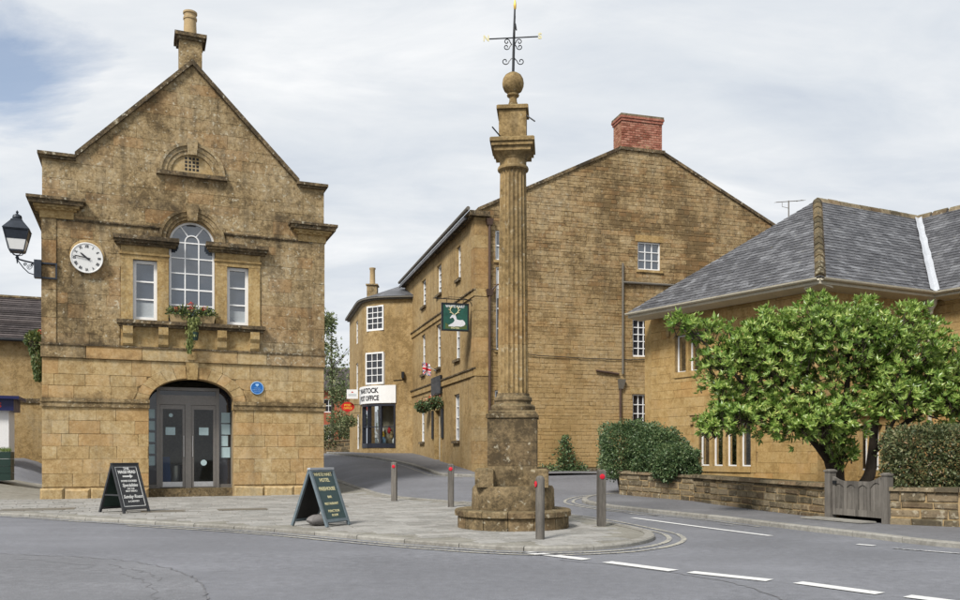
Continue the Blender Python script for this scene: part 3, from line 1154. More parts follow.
# --- stones
dring = lambda u: (2.66 + 0.98 * math.sqrt(1 - ((u - UC) / 1.44) ** 2)) if abs(u - UC) < 1.44 else -9
wring = lambda u: (7.02 + 0.80 * math.sqrt(1 - ((u - UC) / 0.80) ** 2)) if abs(u - UC) < 0.80 else -9
lring = lambda u: (8.9 + 0.86 * math.sqrt(1 - ((u - UC) / 0.86) ** 2)) if abs(u - UC) < 0.86 else -9
door_rect = (UC - 1.115, UC + 1.115, -1, 2.7)
low = lay_courses(0, HW, 0.36, 2.47, 0.35, 0.66, rng, [door_rect])
mid = lay_courses(0, HW, 2.70, 3.75, 0.35, 0.66, rng, [], [], dring)
up1 = lay_courses(0, HW, 4.10, 7.14, 0.34, 0.66, rng, [(1.89, 5.53, 4.0, 7.15)])
up2 = lay_courses(0, HW, 7.14, 7.88, 0.37, 0.66, rng, [], [], wring)
up3 = lay_courses(0, HW, 7.88, 8.88, 0.333, 0.62, rng, [], [], wring)
gab = lay_courses(0.66, 6.75, 8.88, 12.0, 0.33, 0.6, rng, [(UC - 0.9, UC + 0.9, 8.86, 8.97)], gl, lring)
gab = [p for p in gab if max(q[1] for q in p) > 8.9]
clean = set(id(p) for p in low + mid)
allp = low + mid + up1 + up2 + up3 + gab
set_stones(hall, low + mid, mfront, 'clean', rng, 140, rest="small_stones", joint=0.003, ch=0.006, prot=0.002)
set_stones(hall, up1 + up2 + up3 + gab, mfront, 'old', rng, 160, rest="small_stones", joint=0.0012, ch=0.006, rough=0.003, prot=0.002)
# plinth
b0 = [(0 - .05, 2.59), (4.82, HW + .05)]
for (a, c) in b0:
    u = a
    while u < c - 0.05:
        w = min(rng.uniform(0.45, 0.85), c - u)
        if c - u - w < 0.25:
            w = c - u
        b = MB()
        stone_mesh(b, [(u, -0.2), (u + w, -0.2), (u + w, 0.30 + rng.uniform(0, .05)), (u, 0.30 + rng.uniform(0, .05))], mfront, rng, 0.006, 0.09, -0.02, 0.05, 0.012, 0.012)
        b.build("plinth_stone", 'clean', hall)
        u += w
# impost courses: stepped blocks running from the corner to the doorway
for (a, c) in ((-0.04, UC - 1.115 + .02), (UC + 1.115 - .02, HW + 0.04)):
    b = MB()
    b.mbox(mfront, a, c, -0.03, 0.045, 2.47, 2.60)
    b.mbox(mfront, a - .002, c + .002, -0.03, 0.075, 2.602, 2.70)
    b.build("impost_course", 'old', hall)
    MB().mbox(mfront, a if a > 1 else a + .04, c, -0.45, -0.032, 2.47, 2.70).build("impost_return", 'dress', hall)
# platband between the storeys, in blocks
u = -0.03
while u < HW + .02:
    w = min(rng.uniform(0.8, 1.4), HW + 0.03 - u)
    if HW + .03 - u - w < 0.4:
        w = HW + .03 - u
    b = MB()
    stone_mesh(b, [(u, 3.75), (u + w, 3.75), (u + w, 4.10), (u, 4.10)], mfront, rng, 0.003, 0.055, -0.02, 0.012, 0.002, 0.002)
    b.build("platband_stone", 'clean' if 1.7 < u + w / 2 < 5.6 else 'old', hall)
    u += w
MB().mbox(mfront, -0.06, HW + 0.06, -0.02, 0.085, 4.085, 4.13).build("string_moulding", 'ledge', hall)
# voussoirs of the doorway
nv = 13
for i in range(nv):
    a0, a1 = PI * i / nv, PI * (i + 1) / nv
    if i == nv // 2:
        continue
    p = []
    for a in (a0, (a0 + a1) / 2, a1):
        p.append((UC + 1.115 * math.cos(a), 2.66 + 0.65 * math.sin(a)))
    for a in (a1, (a0 + a1) / 2, a0):
        p.append((UC + 1.44 * math.cos(a), 2.66 + 0.98 * math.sin(a)))
    p = [(q[0], max(q[1], 2.70)) for q in p]
    b = MB()
    stone_mesh(b, p, mfront, rng, 0.004, 0.008, -0.025, 0.006, 0.002, 0.004)
    b.build("voussoir", 'clean', hall)
b = MB()
b.prism([mfront(*q) for q in ((UC - .13, 0.05, 3.28), (UC + .13, 0.05, 3.28), (UC + .17, 0.05, 3.75), (UC - .17, 0.05, 3.75))],
        [mfront(*q) for q in ((UC - .13, -0.03, 3.28), (UC + .13, -0.03, 3.28), (UC + .17, -0.03, 3.75), (UC - .17, -0.03, 3.75))])
b.build("keystone", 'dress', hall)
MB().mbox(mfront, UC - .12, UC + .12, 0.05, 0.10, 3.82, 4.04).build("carved_tablet", 'dress', hall)

# corner strips and thin moulding below the cornice
for (a, c) in ((-0.015, 0.34), (HW - 0.34, HW + 0.015)):
    z = 4.13
    while z < 7.3:
        h = min(rng.uniform(.5, .75), 7.38 - z)
        if 7.38 - z - h < .25:
            h = 7.38 - z
        b = MB()
        stone_mesh(b, [(a, z), (c, z), (c, z + h), (a, z + h)], mfront, rng, .003, .028, -.02, .006, .002, .002)
        b.build("corner_strip_stone", 'old', hall)
        z += h
for (a, c) in ((0.34, 2.86), (4.52, HW - .34)):
    b = MB()
    b.mbox(mfront, a, c, -0.01, 0.022, 7.345, 7.378)
    b.mbox(mfront, a, c, -0.01, 0.045, 7.38, 7.42)
    b.build("thin_moulding", 'ledge', hall)
# cornices at the two corners, returning along the sides
for sgn in (0, 1):
    for k, (d, z0, z1, mt) in enumerate(((0.05, 7.38, 7.58, 'dress'), (0.12, 7.58, 7.64, 'dress'), (0.19, 7.642, 7.70, 'dress'), (0.29, 7.702, 7.80, 'ledge'), (0.34, 7.802, 7.875, 'ledge'))):
        b = MB()
        u0, u1 = -d, 0.70 + d
        if sgn:
            u0, u1 = HW - u1, HW - u0
        b.box(u0, u1, -d, 9.8 if k > 2 else 0.44, z0, z1)
        b.build("cornice", mt, hall)
    for q in range(4):
        u = 0.05 + q * 0.2
        if sgn:
            u = HW - u - 0.1
        MB().box(u, u + 0.09, -0.17, -0.10, 7.59, 7.638).build("dentil", 'dress', hall)
    u0, u1 = (-0.10, 0.80) if not sgn else (HW - 0.80, HW + 0.10)
    b = MB()
    b.box(u0 + .05, u1 - (.0 if not sgn else .05), -0.07, 1.3, 8.94, 9.0)
    b.box(u0, u1, -0.14, 1.35, 9.002, 9.08)
    b.build("parapet_cap", 'ledge', hall)
# raking copings
for sgn in (-1, 1):
    n = 5
    p0 = (UC + sgn * 2.93, 9.03)
    p1 = (UC, 11.98)
    for i in range(n):
        a, c = i / n, (i + 1) / n
        q0 = (p0[0] + (p1[0] - p0[0]) * a, p0[1] + (p1[1] - p0[1]) * a)
        q1 = (p0[0] + (p1[0] - p0[0]) * c, p0[1] + (p1[1] - p0[1]) * c)
        b = MB()
        h, e = 0.13, 0.0015
        pr = [(q0[0] - sgn * e, q0[1] - .02), (q1[0] + sgn * e, q1[1] - .02), (q1[0] + sgn * e, q1[1] + h), (q0[0] - sgn * e, q0[1] + h)]
        b.prism([(x, -0.10, z) for x, z in pr], [(x, 0.42, z) for x, z in pr])
        b.build("coping_stone", 'ledge', hall)
# chimney
b = MB()
b.box(3.37, 3.97, 0.05, 0.62, 11.5, 12.68)
ch = b.build("chimney", 'old', hall)
b = MB()
b.box(3.31, 4.03, -0.01, 0.68, 12.66, 12.74)
b.box(3.25, 4.09, -0.07, 0.74, 12.742, 12.84)
b.build("chimney_cap", 'ledge', ch)
MB().lathe([(.21, 0), (.21, .06), (.175, .10), (.165, .45), (.165, .5), (.185, .52), (.185, .57), (.165, .59), (.165, .66), (.19, .68), (.19, .73), (.13, .73), (.13, .5)], 24, (3.67, 0.33, 12.84)).build("chimney_pot", 'pot', ch, True)


def arch_mould(root, name, mat, uc, zc, ra, rb, rings, a0=0.0, a1=PI, asp=1.0, n=26):
    """swept archivolt; rings = [(radius, outward)] profile"""
    vs, fs = [], []
    m = len(rings)
    for i in range(n + 1):
        a = a0 + (a1 - a0) * i / n
        for (r, d) in rings:
            vs.append(mfront(uc + r * math.cos(a), d, zc + r * asp * math.sin(a)))
    for i in range(n):
        for j in range(m):
            k = (j + 1) % m
            fs.append((i * m + j, i * m + k, (i + 1) * m + k, (i + 1) * m + j))
    fs += [tuple(range(m)), tuple(range(n * m, n * m + m))[::-1]]
    return MB().add(vs, fs).build(name, mat, root)


# lunette in the gable
lun = arch_mould(hall, "lunette", 'old', UC, 8.93, 0, 0, [(0.56, -.02), (0.56, .03), (0.66, .03), (0.67, .055), (0.78, .06), (0.79, .10), (0.87, .11), (0.87, -.02)], 0.0, PI)
b = MB()
b.mbox(mfront, UC - .93, UC + .93, -0.02, 0.15, 8.84, 8.95)
b.build("lunette_sill", 'ledge', lun)
b = MB()
tp = [(UC + .57 * math.cos(PI * i / 16), 8.95 + .57 * math.sin(PI * i / 16)) for i in range(17)]
b.prism([mfront(x, -.012, z) for x, z in tp], [mfront(x, -.025, z) for x, z in tp])
b.build("tympanum", 'clean', lun)
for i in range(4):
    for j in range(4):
        MB().mbox(mfront, UC - .19 + i * .1, UC - .125 + i * .1, -.012, -.008, 9.05 + j * .1, 9.115 + j * .1).build("painted_vent_hole", 'dark', lun)  # solid dark plates, their colour standing in for the shade inside vent openings
b = MB()
b.prism([mfront(*q) for q in ((UC - .11, .16, 9.45), (UC + .11, .16, 9.45), (UC + .15, .16, 9.88), (UC - .15, .16, 9.88))], [mfront(*q) for q in ((UC - .11, 0, 9.45), (UC + .11, 0, 9.45), (UC + .15, 0, 9.88), (UC - .15, 0, 9.88))])
b.build("keystone", 'old', lun)

# venetian window: pilasters, entablatures, archivolt
for (a, c) in ((1.89, 2.19), (2.80, 3.09), (4.32, 4.63), (5.22, 5.53)):
    b = MB()
    b.mbox(mfront, a, c, -0.12, 0.04, 4.84, 6.48)
    b.mbox(mfront, a + .002, c - .002, 0.04, 0.075, 4.84, 4.98)
    b.build("pilaster", 'dress', hall)
for (a, c, h0, h1) in ((1.89, 3.09, 1.70, 3.36), (4.32, 5.53, 4.06, 5.74)):
    b = MB()
    b.mbox(mfront, a - .004, c + .004, -0.12, 0.045, 6.48, 6.60)
    b.mbox(mfront, a - .03, c + .03, -0.12, 0.08, 6.602, 6.66)
    b.mbox(mfront, a, c, -0.12, 0.05, 6.662, 6.84)
    b.build("entablature", 'dress', hall)
    b = MB()
    b.mbox(mfront, h0 + .08, h1 - .08, -0.02, 0.14, 6.842, 6.90)
    b.mbox(mfront, h0 + .03, h1 - .03, -0.02, 0.22, 6.902, 6.97)
    b.mbox(mfront, h0, h1, -0.02, 0.28, 6.972, 7.08)
    b.build("window_cornice", 'ledge', hall)
arch_mould(hall, "archivolt", 'old', UC, 7.09, 0, 0, [(0.60, -.12), (0.60, .05), (0.68, .06), (0.69, .085), (0.78, .09), (0.80, .13), (0.87, .14), (0.87, -.02)], 0.0, PI)
b = MB()
b.prism([mfront(*q) for q in ((UC - .12, .19, 7.62), (UC + .12, .19, 7.62), (UC + .17, .19, 8.08), (UC - .17, .19, 8.08))], [mfront(*q) for q in ((UC - .12, 0, 7.62), (UC + .12, 0, 7.62), (UC + .17, 0, 8.08), (UC - .17, 0, 8.08))])
b.build("keystone", 'old', hall)
b = MB()
b.mbox(mfront, 1.84, 5.62, -0.02, 0.15, 4.66, 4.73)
b.mbox(mfront, 1.79, 5.67, -0.02, 0.22, 4.732, 4.83)
b.build("window_sill", 'ledge', hall)
for u in (1.94, 2.83, 4.36, 5.25):
    b = MB()
    pr = [(0, 4.14), (0.07, 4.14), (0.11, 4.2), (0.12, 4.36), (0.19, 4.46), (0.19, 4.658), (0, 4.658)]
    b.prism([mfront(u, d, z) for d, z in pr], [mfront(u + .25, d, z) for d, z in pr])
    b.build("corbel", 'dress', hall)
for (a, c) in ((1.89, 1.94), (2.19, 2.83), (3.08, 4.36), (4.61, 5.25), (5.5, 5.53)):
    b = MB()
    if c - a < .1:
        b.mbox(mfront, a, c, -.03, 0, 4.13, 4.66)
    else:
        b.mbox(mfront, a, c, -.03, -0.012, 4.131, 4.66)
        for (x0, x1, y0, y1) in ((a, a + .06, 4.132, 4.66), (c - .06, c, 4.132, 4.66), (a + .06, c - .06, 4.132, 4.19), (a + .06, c - .06, 4.6, 4.66)):
            b.mbox(mfront, x0, x1, -.03, 0.012, y0, y1)
    b.build("apron_panel", 'dress', hall)

# windows
window(hall, mfront, 2.19, 2.80, 4.84, 6.48, 1, 3, d=-0.16, fw=0.085, bw=0.04, curt=.28)
window(hall, mfront, 4.63, 5.22, 4.84, 6.48, 1, 3, d=-0.16, fw=0.085, bw=0.04, curt=.22)
# arched centre light
wr, wz = 0.595, 7.05
b = MB()
fw = 0.055
b.mbox(mfront, UC - wr, UC - wr + fw, -.16, -.09, 4.84, wz)
b.mbox(mfront, UC + wr - fw, UC + wr, -.16, -.09, 4.84, wz)
b.mbox(mfront, UC - wr + fw, UC + wr - fw, -.16, -.09, 4.84, 4.92)
vs, fs, n = [], [], 24
for i in range(n + 1):
    a = PI * i / n
    for r, d in ((wr, -.16), (wr - fw, -.16), (wr - fw, -.09), (wr, -.09)):
        vs.append(mfront(UC + r * math.cos(a), d, wz + r * math.sin(a)))
for i in range(n):
    for j in range(4):
        k = (j + 1) % 4
        fs.append((i * 4 + j, i * 4 + k, i * 4 + 4 + k, i * 4 + 4 + j))
b.add(vs, fs)
cw = b.build("window", 'white', hall)
b = MB()
xs = [UC - .18, UC + .18]
for x in xs:
    b.mbox(mfront, x - .016, x + .016, -.15, -.11, 4.92, wz + .06)
for z in (5.34, 5.78, 6.22, 6.64, 7.07):
    b.mbox(mfront, UC - wr + fw, UC + wr - fw, -.149, -.112, z - .016 - (.01 if z == 5.78 else 0), z + .016)
vs, fs, n = [], [], 14
for i in range(n + 1):
    a = PI * i / n
    for r, d in ((.196, -.15), (.164, -.15), (.164, -.11), (.196, -.11)):
        vs.append(mfront(UC + r * math.cos(a), d, wz + .05 + r * math.sin(a)))
for i in range(n):
    for j in range(4):
        k = (j + 1) % 4
        fs.append((i * 4 + j, i * 4 + k, i * 4 + 4 + k, i * 4 + 4 + j))
b.add(vs, fs)
for a in (PI * .31, PI * .69):
    c_, s_ = math.cos(a), math.sin(a)
    p0, p1 = (UC + .19 * c_, wz + .05 + .19 * s_), (UC + .55 * c_, wz + .02 + .55 * s_)
    nx, nz = -s_ * .015, c_ * .015
    b.prism([mfront(p0[0] - nx, -.148, p0[1] - nz), mfront(p1[0] - nx, -.148, p1[1] - nz), mfront(p1[0] + nx, -.148, p1[1] + nz), mfront(p0[0] + nx, -.148, p0[1] + nz)],
            [mfront(p0[0] - nx, -.113, p0[1] - nz), mfront(p1[0] - nx, -.113, p1[1] - nz), mfront(p1[0] + nx, -.113, p1[1] + nz), mfront(p0[0] + nx, -.113, p0[1] + nz)])
b.build("glazing_bars", 'white', cw)
zz = [4.92, 5.34, 5.78, 6.22, 6.64, 7.07]
xx = [UC - wr + fw, UC - .18, UC + .18, UC + wr - fw]
for i in range(3):
    for j in range(5):
        e = [rng.uniform(-.007, .007) for _ in range(3)]
        x0, x1, y0, y1 = xx[i], xx[i + 1], zz[j], zz[j + 1]
        MB().add([mfront(x0, -.135 + e[0], y0), mfront(x1, -.135 + e[1], y0), mfront(x1, -.135 + e[1] + e[2], y1), mfront(x0, -.135 + e[0] + e[2], y1)], [(0, 1, 2, 3)]).build("pane", 'pane', cw)
for (a0, a1) in ((0, .31), (.31, .69), (.69, 1)):
    an = [PI * (a0 + (a1 - a0) * i / 8) for i in range(9)]
    pts = [(UC + .55 * math.cos(a), max(7.07, wz + .55 * math.sin(a))) for a in an] + [(UC + .18 * math.cos(a), max(7.07, wz + .05 + .18 * math.sin(a))) for a in an[::-1]]
    MB().add([mfront(x, -.135 + rng.uniform(-.001, .001), z) for x, z in pts], [tuple(range(len(pts)))]).build("pane", 'pane', cw)
pts = [(UC + .18 * math.cos(PI * i / 10), 7.07 + .17 * math.sin(PI * i / 10)) for i in range(11)]
MB().add([mfront(x, -.136, z) for x, z in pts], [tuple(range(11))]).build("pane", 'pane', cw)

# doorway: porch, threshold, screen, frame and two leaves
b = MB()
b.box(UC - 1.55, UC - 1.12, 0.48, 2.2, -0.2, 3.6)
b.box(UC + 1.12, UC + 1.55, 0.48, 2.2, -0.2, 3.6)
b.box(UC - 1.55, UC + 1.55, 0.48, 2.2, 3.4, 3.62)
b.build("porch_lining", 'lobby', hall)
b = MB()
b.box(UC - 1.6, UC + 1.6, 2.9, 3.0, -.2, 3.6)
b.box(UC - 1.6, UC - 1.56, 0.9, 2.95, -.2, 3.6)
b.box(UC + 1.56, UC + 1.6, 0.9, 2.95, -.2, 3.6)
b.build("lobby_wall", 'lobby', hall)
b = MB()
b.box(UC - 1.11, UC + 1.11, 0.42, 2.9, -.2, 0.262)
b.build("threshold_step", 'pedestal', hall)
DF = -0.9
FL, FR = 2.80, 4.49
b = MB()
b.mbox(mfront, FL, FL + .09, DF - .06, DF + .08, .262, 3.12)
b.mbox(mfront, FR - .09, FR, DF - .06, DF + .08, .262, 3.12)
b.mbox(mfront, FL + .09, FR - .09, DF - .06, DF + .08, 3.03, 3.12)
b.mbox(mfront, FL + .09, FR - .09, DF - .06, DF + .07, 2.63, 2.90)
b.mbox(mfront, UC - .14, UC + .02, DF - .06, DF + .085, .262, 2.63)
df = b.build("door_frame", 'aluminium', hall)
MB().mbox(mfront, FL + .09, FR - .09, DF - .01, DF, 2.90, 3.03).build("transom_light", 'panedark', df)
for (a, c) in ((UC - 1.12, FL), (FR, UC + 1.12)):
    MB().mbox(mfront, a, c, DF - .04, DF - .03, .262, 3.3).build("side_screen", 'panedark', df)
    MB().mbox(mfront, a, c, DF - .05, DF + .04, .262, .36).build("screen_rail", 'aluminium', df)
for (a, c, hs) in ((FL + .095, UC - .145, 1), (UC + .025, FR - .095, 0)):
    b = MB()
    b.mbox(mfront, a, a + .07, DF - .02, DF + .05, .275, 2.62)
    b.mbox(mfront, c - .07, c, DF - .02, DF + .05, .275, 2.62)
    b.mbox(mfront, a + .07, c - .07, DF - .02, DF + .05, 2.50, 2.62)
    b.mbox(mfront, a + .07, c - .07, DF - .02, DF + .05, .275, .30)
    dr = b.build("door", 'aluminium', hall)
    MB().add([mfront(a + .07, DF + .006, .44), mfront(c - .07, DF + .006, .44), mfront(c - .07, DF + .006, 2.5), mfront(a + .07, DF + .006, 2.5)], [(0, 1, 2, 3)]).build("glass", 'clearglass', dr)
    MB().mbox(mfront, a + .07, c - .07, DF - .01, DF + .045, .30, .44).build("kick_plate", 'steel', dr)
    x = c - .035 if hs else a + .035
    MB().tube([mfront(x, DF + .1, 1.15), mfront(x, DF + .1, 1.75)], .014, 8).build("handle", 'steel', dr)
# things pasted on or standing behind the doors
for k, (u, z, w, h, lab) in enumerate(((3.17, 1.88, .26, .22, "pale blue notice on the left door of the market house"), (4.07, 1.88, .26, .22, "pale blue notice on the right door of the market house"))):
    o = MB().mbox(mfront, u - w / 2, u + w / 2, DF + .013, DF + .016, z - h / 2, z + h / 2).build("door_notice", 'paper', None, loc=(HX, HY, 0), rot=(0, 0, HR))
    tag(o, lab, "notice", "notices on the doors")
for k, (u, z, r_, lab) in enumerate(((3.18, 2.33, .055, "small round pale sticker high on the left door"), (4.07, .98, .085, "round pale sticker low on the right door"))):
    pts = [(u + r_ * math.cos(2 * PI * i / 18), z + r_ * math.sin(2 * PI * i / 18)) for i in range(18)]
    o = MB().prism([mfront(x, DF + .013, q) for x, q in pts], [mfront(x, DF + .017, q) for x, q in pts]).build("door_sticker", 'paper', None, loc=(HX, HY, 0), rot=(0, 0, HR))
    tag(o, lab, "sticker")
names = ("topmost", "second from the top", "third from the top", "fourth from the top", "fifth from the top")
for k in range(5):
    z = 2.36 - k * .33
    t = rt(rng)
    o = MB().mbox(mfront, 2.60, 2.76, DF + .0, DF + .006, z - .13, z + .13, t).build("posted_notice", 'paper', None, loc=(HX, HY, 0), rot=(0, 0, HR))
    tag(o, f"pale notice on the dark screen left of the doors, {names[k]}", "notice", "notices left of the doors")
for k in range(4):
    z = 2.28 - k * .335
    t = rt(rng)
    o = MB().mbox(mfront, 4.55, 4.80 - (.06 if k == 2 else 0), DF + .0, DF + .006, z - .15, z + .15, t).build("posted_notice", 'paper', None, loc=(HX, HY, 0), rot=(0, 0, HR))
    tag(o, f"pale notice on the dark screen right of the doors, {names[k]}", "notice", "notices right of the doors")
o = MB().lathe([(.15, 0), (.16, .03), (.17, .62), (.18, .64), (.16, .66)], 20, (3.34, 1.35, .262)).build("waste_bin", 'steel', None, True, loc=(HX, HY, 0), rot=(0, 0, HR))
tag(o, "round steel bin seen through the left glass door", "bin")
b = MB()
b.prism([(2.95, 1.3, .262), (3.2, 1.25, .262), (3.2, 1.2, .262), (2.95, 1.25, .262)], [(2.98, 1.5, 1.15), (3.17, 1.45, 1.15), (3.17, 1.42, 1.15), (2.98, 1.47, 1.15)])
tag(b.build("folding_sign", 'blueboard', None, loc=(HX, HY, 0), rot=(0, 0, HR)), "blue folded sign leaning behind the left glass door", "sign")


def hw(u, d, z):           # market house local -> world
    return (HX + u * HU[0] + d * HU[1], HY + u * HU[1] - d * HU[0], z)


# clock on the front
ck = thing("wall_clock", "round white wall clock with roman numerals beside the market house window", "clock", hw(1.07, 0.01, 6.40), HR)
b = MB()
b.lathe([(.42, 0), (.42, .04), (.38, .05)], 36)
for i, v in enumerate(b.v):
    b.v[i] = (v[0], -v[2], v[1] + .07)
b.build("stone_ring", 'clean', ck, True)
tilt = math.radians(9)


def mclock(x, y, n):
    yy, nn = y * math.cos(tilt) - n * math.sin(tilt) * 1, n * math.cos(tilt) + y * math.sin(tilt)
    return (x, -(nn + .17), yy - .02)


b = MB()
b.lathe([(.36, -.11), (.385, -.10), (.395, .0), (.385, .012), (.37, .012), (.365, .0)], 40)
for i, v in enumerate(b.v):
    b.v[i] = mclock(v[0], v[1], v[2])
cf = b.build("dial", 'face', ck, True)
for h, s in enumerate(("XII", "I", "II", "III", "IIII", "V", "VI", "VII", "VIII", "IX", "X", "XI")):
    a = PI / 2 - h * PI / 6
    ca, sa = math.cos(a - PI / 2), math.sin(a - PI / 2)
    cx, cy = .295 * math.cos(a), .295 * math.sin(a)
    text("numeral", s, .10, 'ink', cf, lambda x, y, n, cx=cx, cy=cy, ca=ca, sa=sa: mclock(cx + x * ca - y * sa, cy + x * sa + y * ca, .003 + n), bold=.003, sx=.75)
for (ang, l0, l1, w, nm) in ((141, -.09, .21, .020, "hour_hand"), (171, -.09, .33, .013, "minute_hand")):
    a = math.radians(ang)
    c_, s_ = math.cos(a), math.sin(a)
    q = [(l0, -w), (l0, w), (l1 * .75, w), (l1, 0), (l1 * .75, -w)]
    n0 = .012 if nm[0] == 'h' else .02
    MB().prism([mclock(x * c_ - y * s_, x * s_ + y * c_, n0) for x, y in q], [mclock(x * c_ - y * s_, x * s_ + y * c_, n0 + .005) for x, y in q]).build(nm, 'ink', ck)

# round blue plaque
pl = thing("blue_plaque", "round blue plaque with pale emblem and lettering right of the doorway arch", "plaque", hw(5.45, 0.005, 3.10), HR)
b = MB()
b.lathe([(.185, 0), (.185, .03), (.175, .04), (.16, .04), (.158, .034)], 32)
for i, v in enumerate(b.v):
    b.v[i] = (v[0], -v[2], v[1])
b.build("disc", 'blueplaque', pl, True)
b = MB()
b.lathe([(.183, .036), (.176, .044), (.164, .044), (.162, .036)], 32, caps=False)
for i, v in enumerate(b.v):
    b.v[i] = (v[0], -v[2], v[1])
b.build("rim", 'palebl', pl, True)
sh = [(-.045, .12), (.045, .12), (.045, .075), (0, .035), (-.045, .075)]
MB().prism([(x, -.036, z) for x, z in sh], [(x, -.043, z) for x, z in sh]).build("emblem", 'palebl', pl)
for k, s in enumerate(("MARTOCK", "MARKET HOUSE", "CIRCA 1753")):
    text("plaque_lettering", s, .038, 'palebl', pl, lambda x, y, n, k=k: (x, -.037 - n, y - .005 - .05 * k), sx=.9)

# flower trough on the sill
ft = thing("window_trough", "two buff troughs of red flowers and trailing greenery on the arched window sill", "planter", hw(UC, .12, 4.83), HR)
for x in (-.36, .36):
    b = MB()
    b.prism([(x - .2, -.09, 0), (x + .2, -.09, 0), (x + .2, .09, 0), (x - .2, .09, 0)], [(x - .24, -.12, .2), (x + .24, -.12, .2), (x + .24, .12, .2), (x - .24, .12, .2)])
    b.build("trough", 'pot', ft)
MB().lathe([(.07, 0), (.10, .22)], 14, (0.06, -.2, -.5)).build("trailing_pot", 'darkgreen', ft, True)
b = MB()
leafy(b, [((-.38, 0, .26), (.26, .16, .16), 2), ((.36, 0, .26), (.26, .16, .16), 2), ((0, -.06, .22), (.3, .16, .22), 2)], 1500, .075, rng, .6)
for i in range(900):
    t = rng.random()
    p = Vector((.02 - .12 * t + rng.gauss(0, .07 * (1 - t * .6)), -.2 + rng.gauss(0, .04), .15 - t * .95))
    d = (Vector((rng.gauss(0, .3), rng.gauss(-.1, .3), -1))).normalized()
    leaf(b, p, d, d.cross(rvec(rng)).normalized(), .10, .016, (.55 + .45 * rng.random(), 0, 0))
b.build("foliage", 'plant', ft)['kind'] = 'stuff'
b = MB()
for i in range(90):
    c = rng.choice(((-.06, -.1, .48), (-.05, -.12, .36), (.3, -.12, .4), (-.42, -.14, .33)))
    p = Vector(c) + rvec(rng) * .06
    d = rvec(rng)
    leaf(b, p, d, d.cross(rvec(rng)).normalized(), .05, .02, (rng.random(), 0, 0))
b.build("flowers", 'petal', ft)['kind'] = 'stuff'

# hanging planter round the left corner
hb = thing("wall_planter", "trailing hanging planter with a red bloom on the corner below the lantern", "planter", hw(-.20, -.55, 4.1), HR)
b = MB()
b.lathe([(.05, -.15), (.16, -.05), (.19, .1), (.17, .1)], 16)
b.build("bowl", 'wovenbasket', hb, True)
MB().tube([(0, 0, .1), (.1, 0, .35), (.21, 0, .36)], .012, 6).build("bracket", 'black', hb)
b = MB()
leafy(b, [((0, 0, .16), (.24, .24, .2), 2)], 1100, .08, rng, .7)
for i in range(1100):
    t = rng.random()
    a = rng.uniform(0, 2 * PI)
    p = Vector((.17 * math.cos(a) * (1 - t * .6) + .06 * t, .17 * math.sin(a) * (1 - t * .6), .1 - t * 1.0))
    d = (Vector((rng.gauss(0, .3), rng.gauss(0, .3), -1))).normalized()
    leaf(b, p, d, d.cross(rvec(rng)).normalized(), .09, .016, (.2 + .6 * rng.random(), 0, 0))
b.build("foliage", 'plant', hb)['kind'] = 'stuff'
b = MB()
for i in range(30):
    p = Vector((.12, -.1, .36)) + rvec(rng) * .05
    d = rvec(rng)
    leaf(b, p, d, d.cross(rvec(rng)).normalized(), .05, .02, (rng.random(), 0, 0))
b.build("flowers", 'petal', hb)['kind'] = 'stuff'

# lantern on its bracket at the corner
lp = thing("wall_lantern", "old dark four sided street lantern on a scrolled corner bracket", "street lamp", hw(0, 0.03, 5.78), HR)
b = MB()
for (x0, x1, z0, z1) in ((0, .36, .0, .04), (0, .36, .38, .42), (.32, .36, .04, .38)):
    b.box(x0, x1, -.05, -.0, z0, z1)
b.build("wall_frame", 'iron', lp)
MB().box(-.17, .0, -.14, .06, .0, .46).build("lamp_gear_box", 'iron', lp)
b = MB()
b.tube([(-.17, -.04, .38), (-.40, -.04, .42), (-.56, -.04, .46)], .022, 8)
b.tube([(-.17, -.04, .08), (-.30, -.04, .12), (-.42, -.04, .24), (-.55, -.04, .42)], .013, 6)
for (cx, cz, r_) in ((-.28, .26, .07), (-.38, .33, .045), (-.22, .33, .035)):
    b.tube([(cx + r_ * (1 - k / 26) * math.cos(k * .55), -.04, cz + r_ * (1 - k / 26) * math.sin(k * .55)) for k in range(22)], .008, 5)
b.build("bracket", 'iron', lp)
LX, LZ = -.56, .46
b = MB()
b.tube([(LX, -.04, LZ - .12), (LX, -.04, LZ + .02)], [.01, .03], 8)
b.lathe([(.02, 0), (.05, .02), (.03, .06), (.03, .1)], 12, (LX, -.04, LZ))
for k in range(4):
    a = PI / 4 + k * PI / 2
    b.tube([(LX + .03 * math.cos(a), -.04 + .03 * math.sin(a), LZ + .08), (LX + .14 * math.cos(a), -.04 + .14 * math.sin(a), LZ + .12), (LX + .205 * math.cos(a), -.04 + .205 * math.sin(a), LZ + .2)], .011, 5)
b.build("yoke", 'iron', lp)


def frus(b, r0, z0, r1, z1):
    q = lambda r, z: [(LX + r * sx, -.04 + r * sy, LZ + z) for sx, sy in ((-1, -1), (1, -1), (1, 1), (-1, 1))]
    b.prism(q(r0, z0), q(r1, z1))


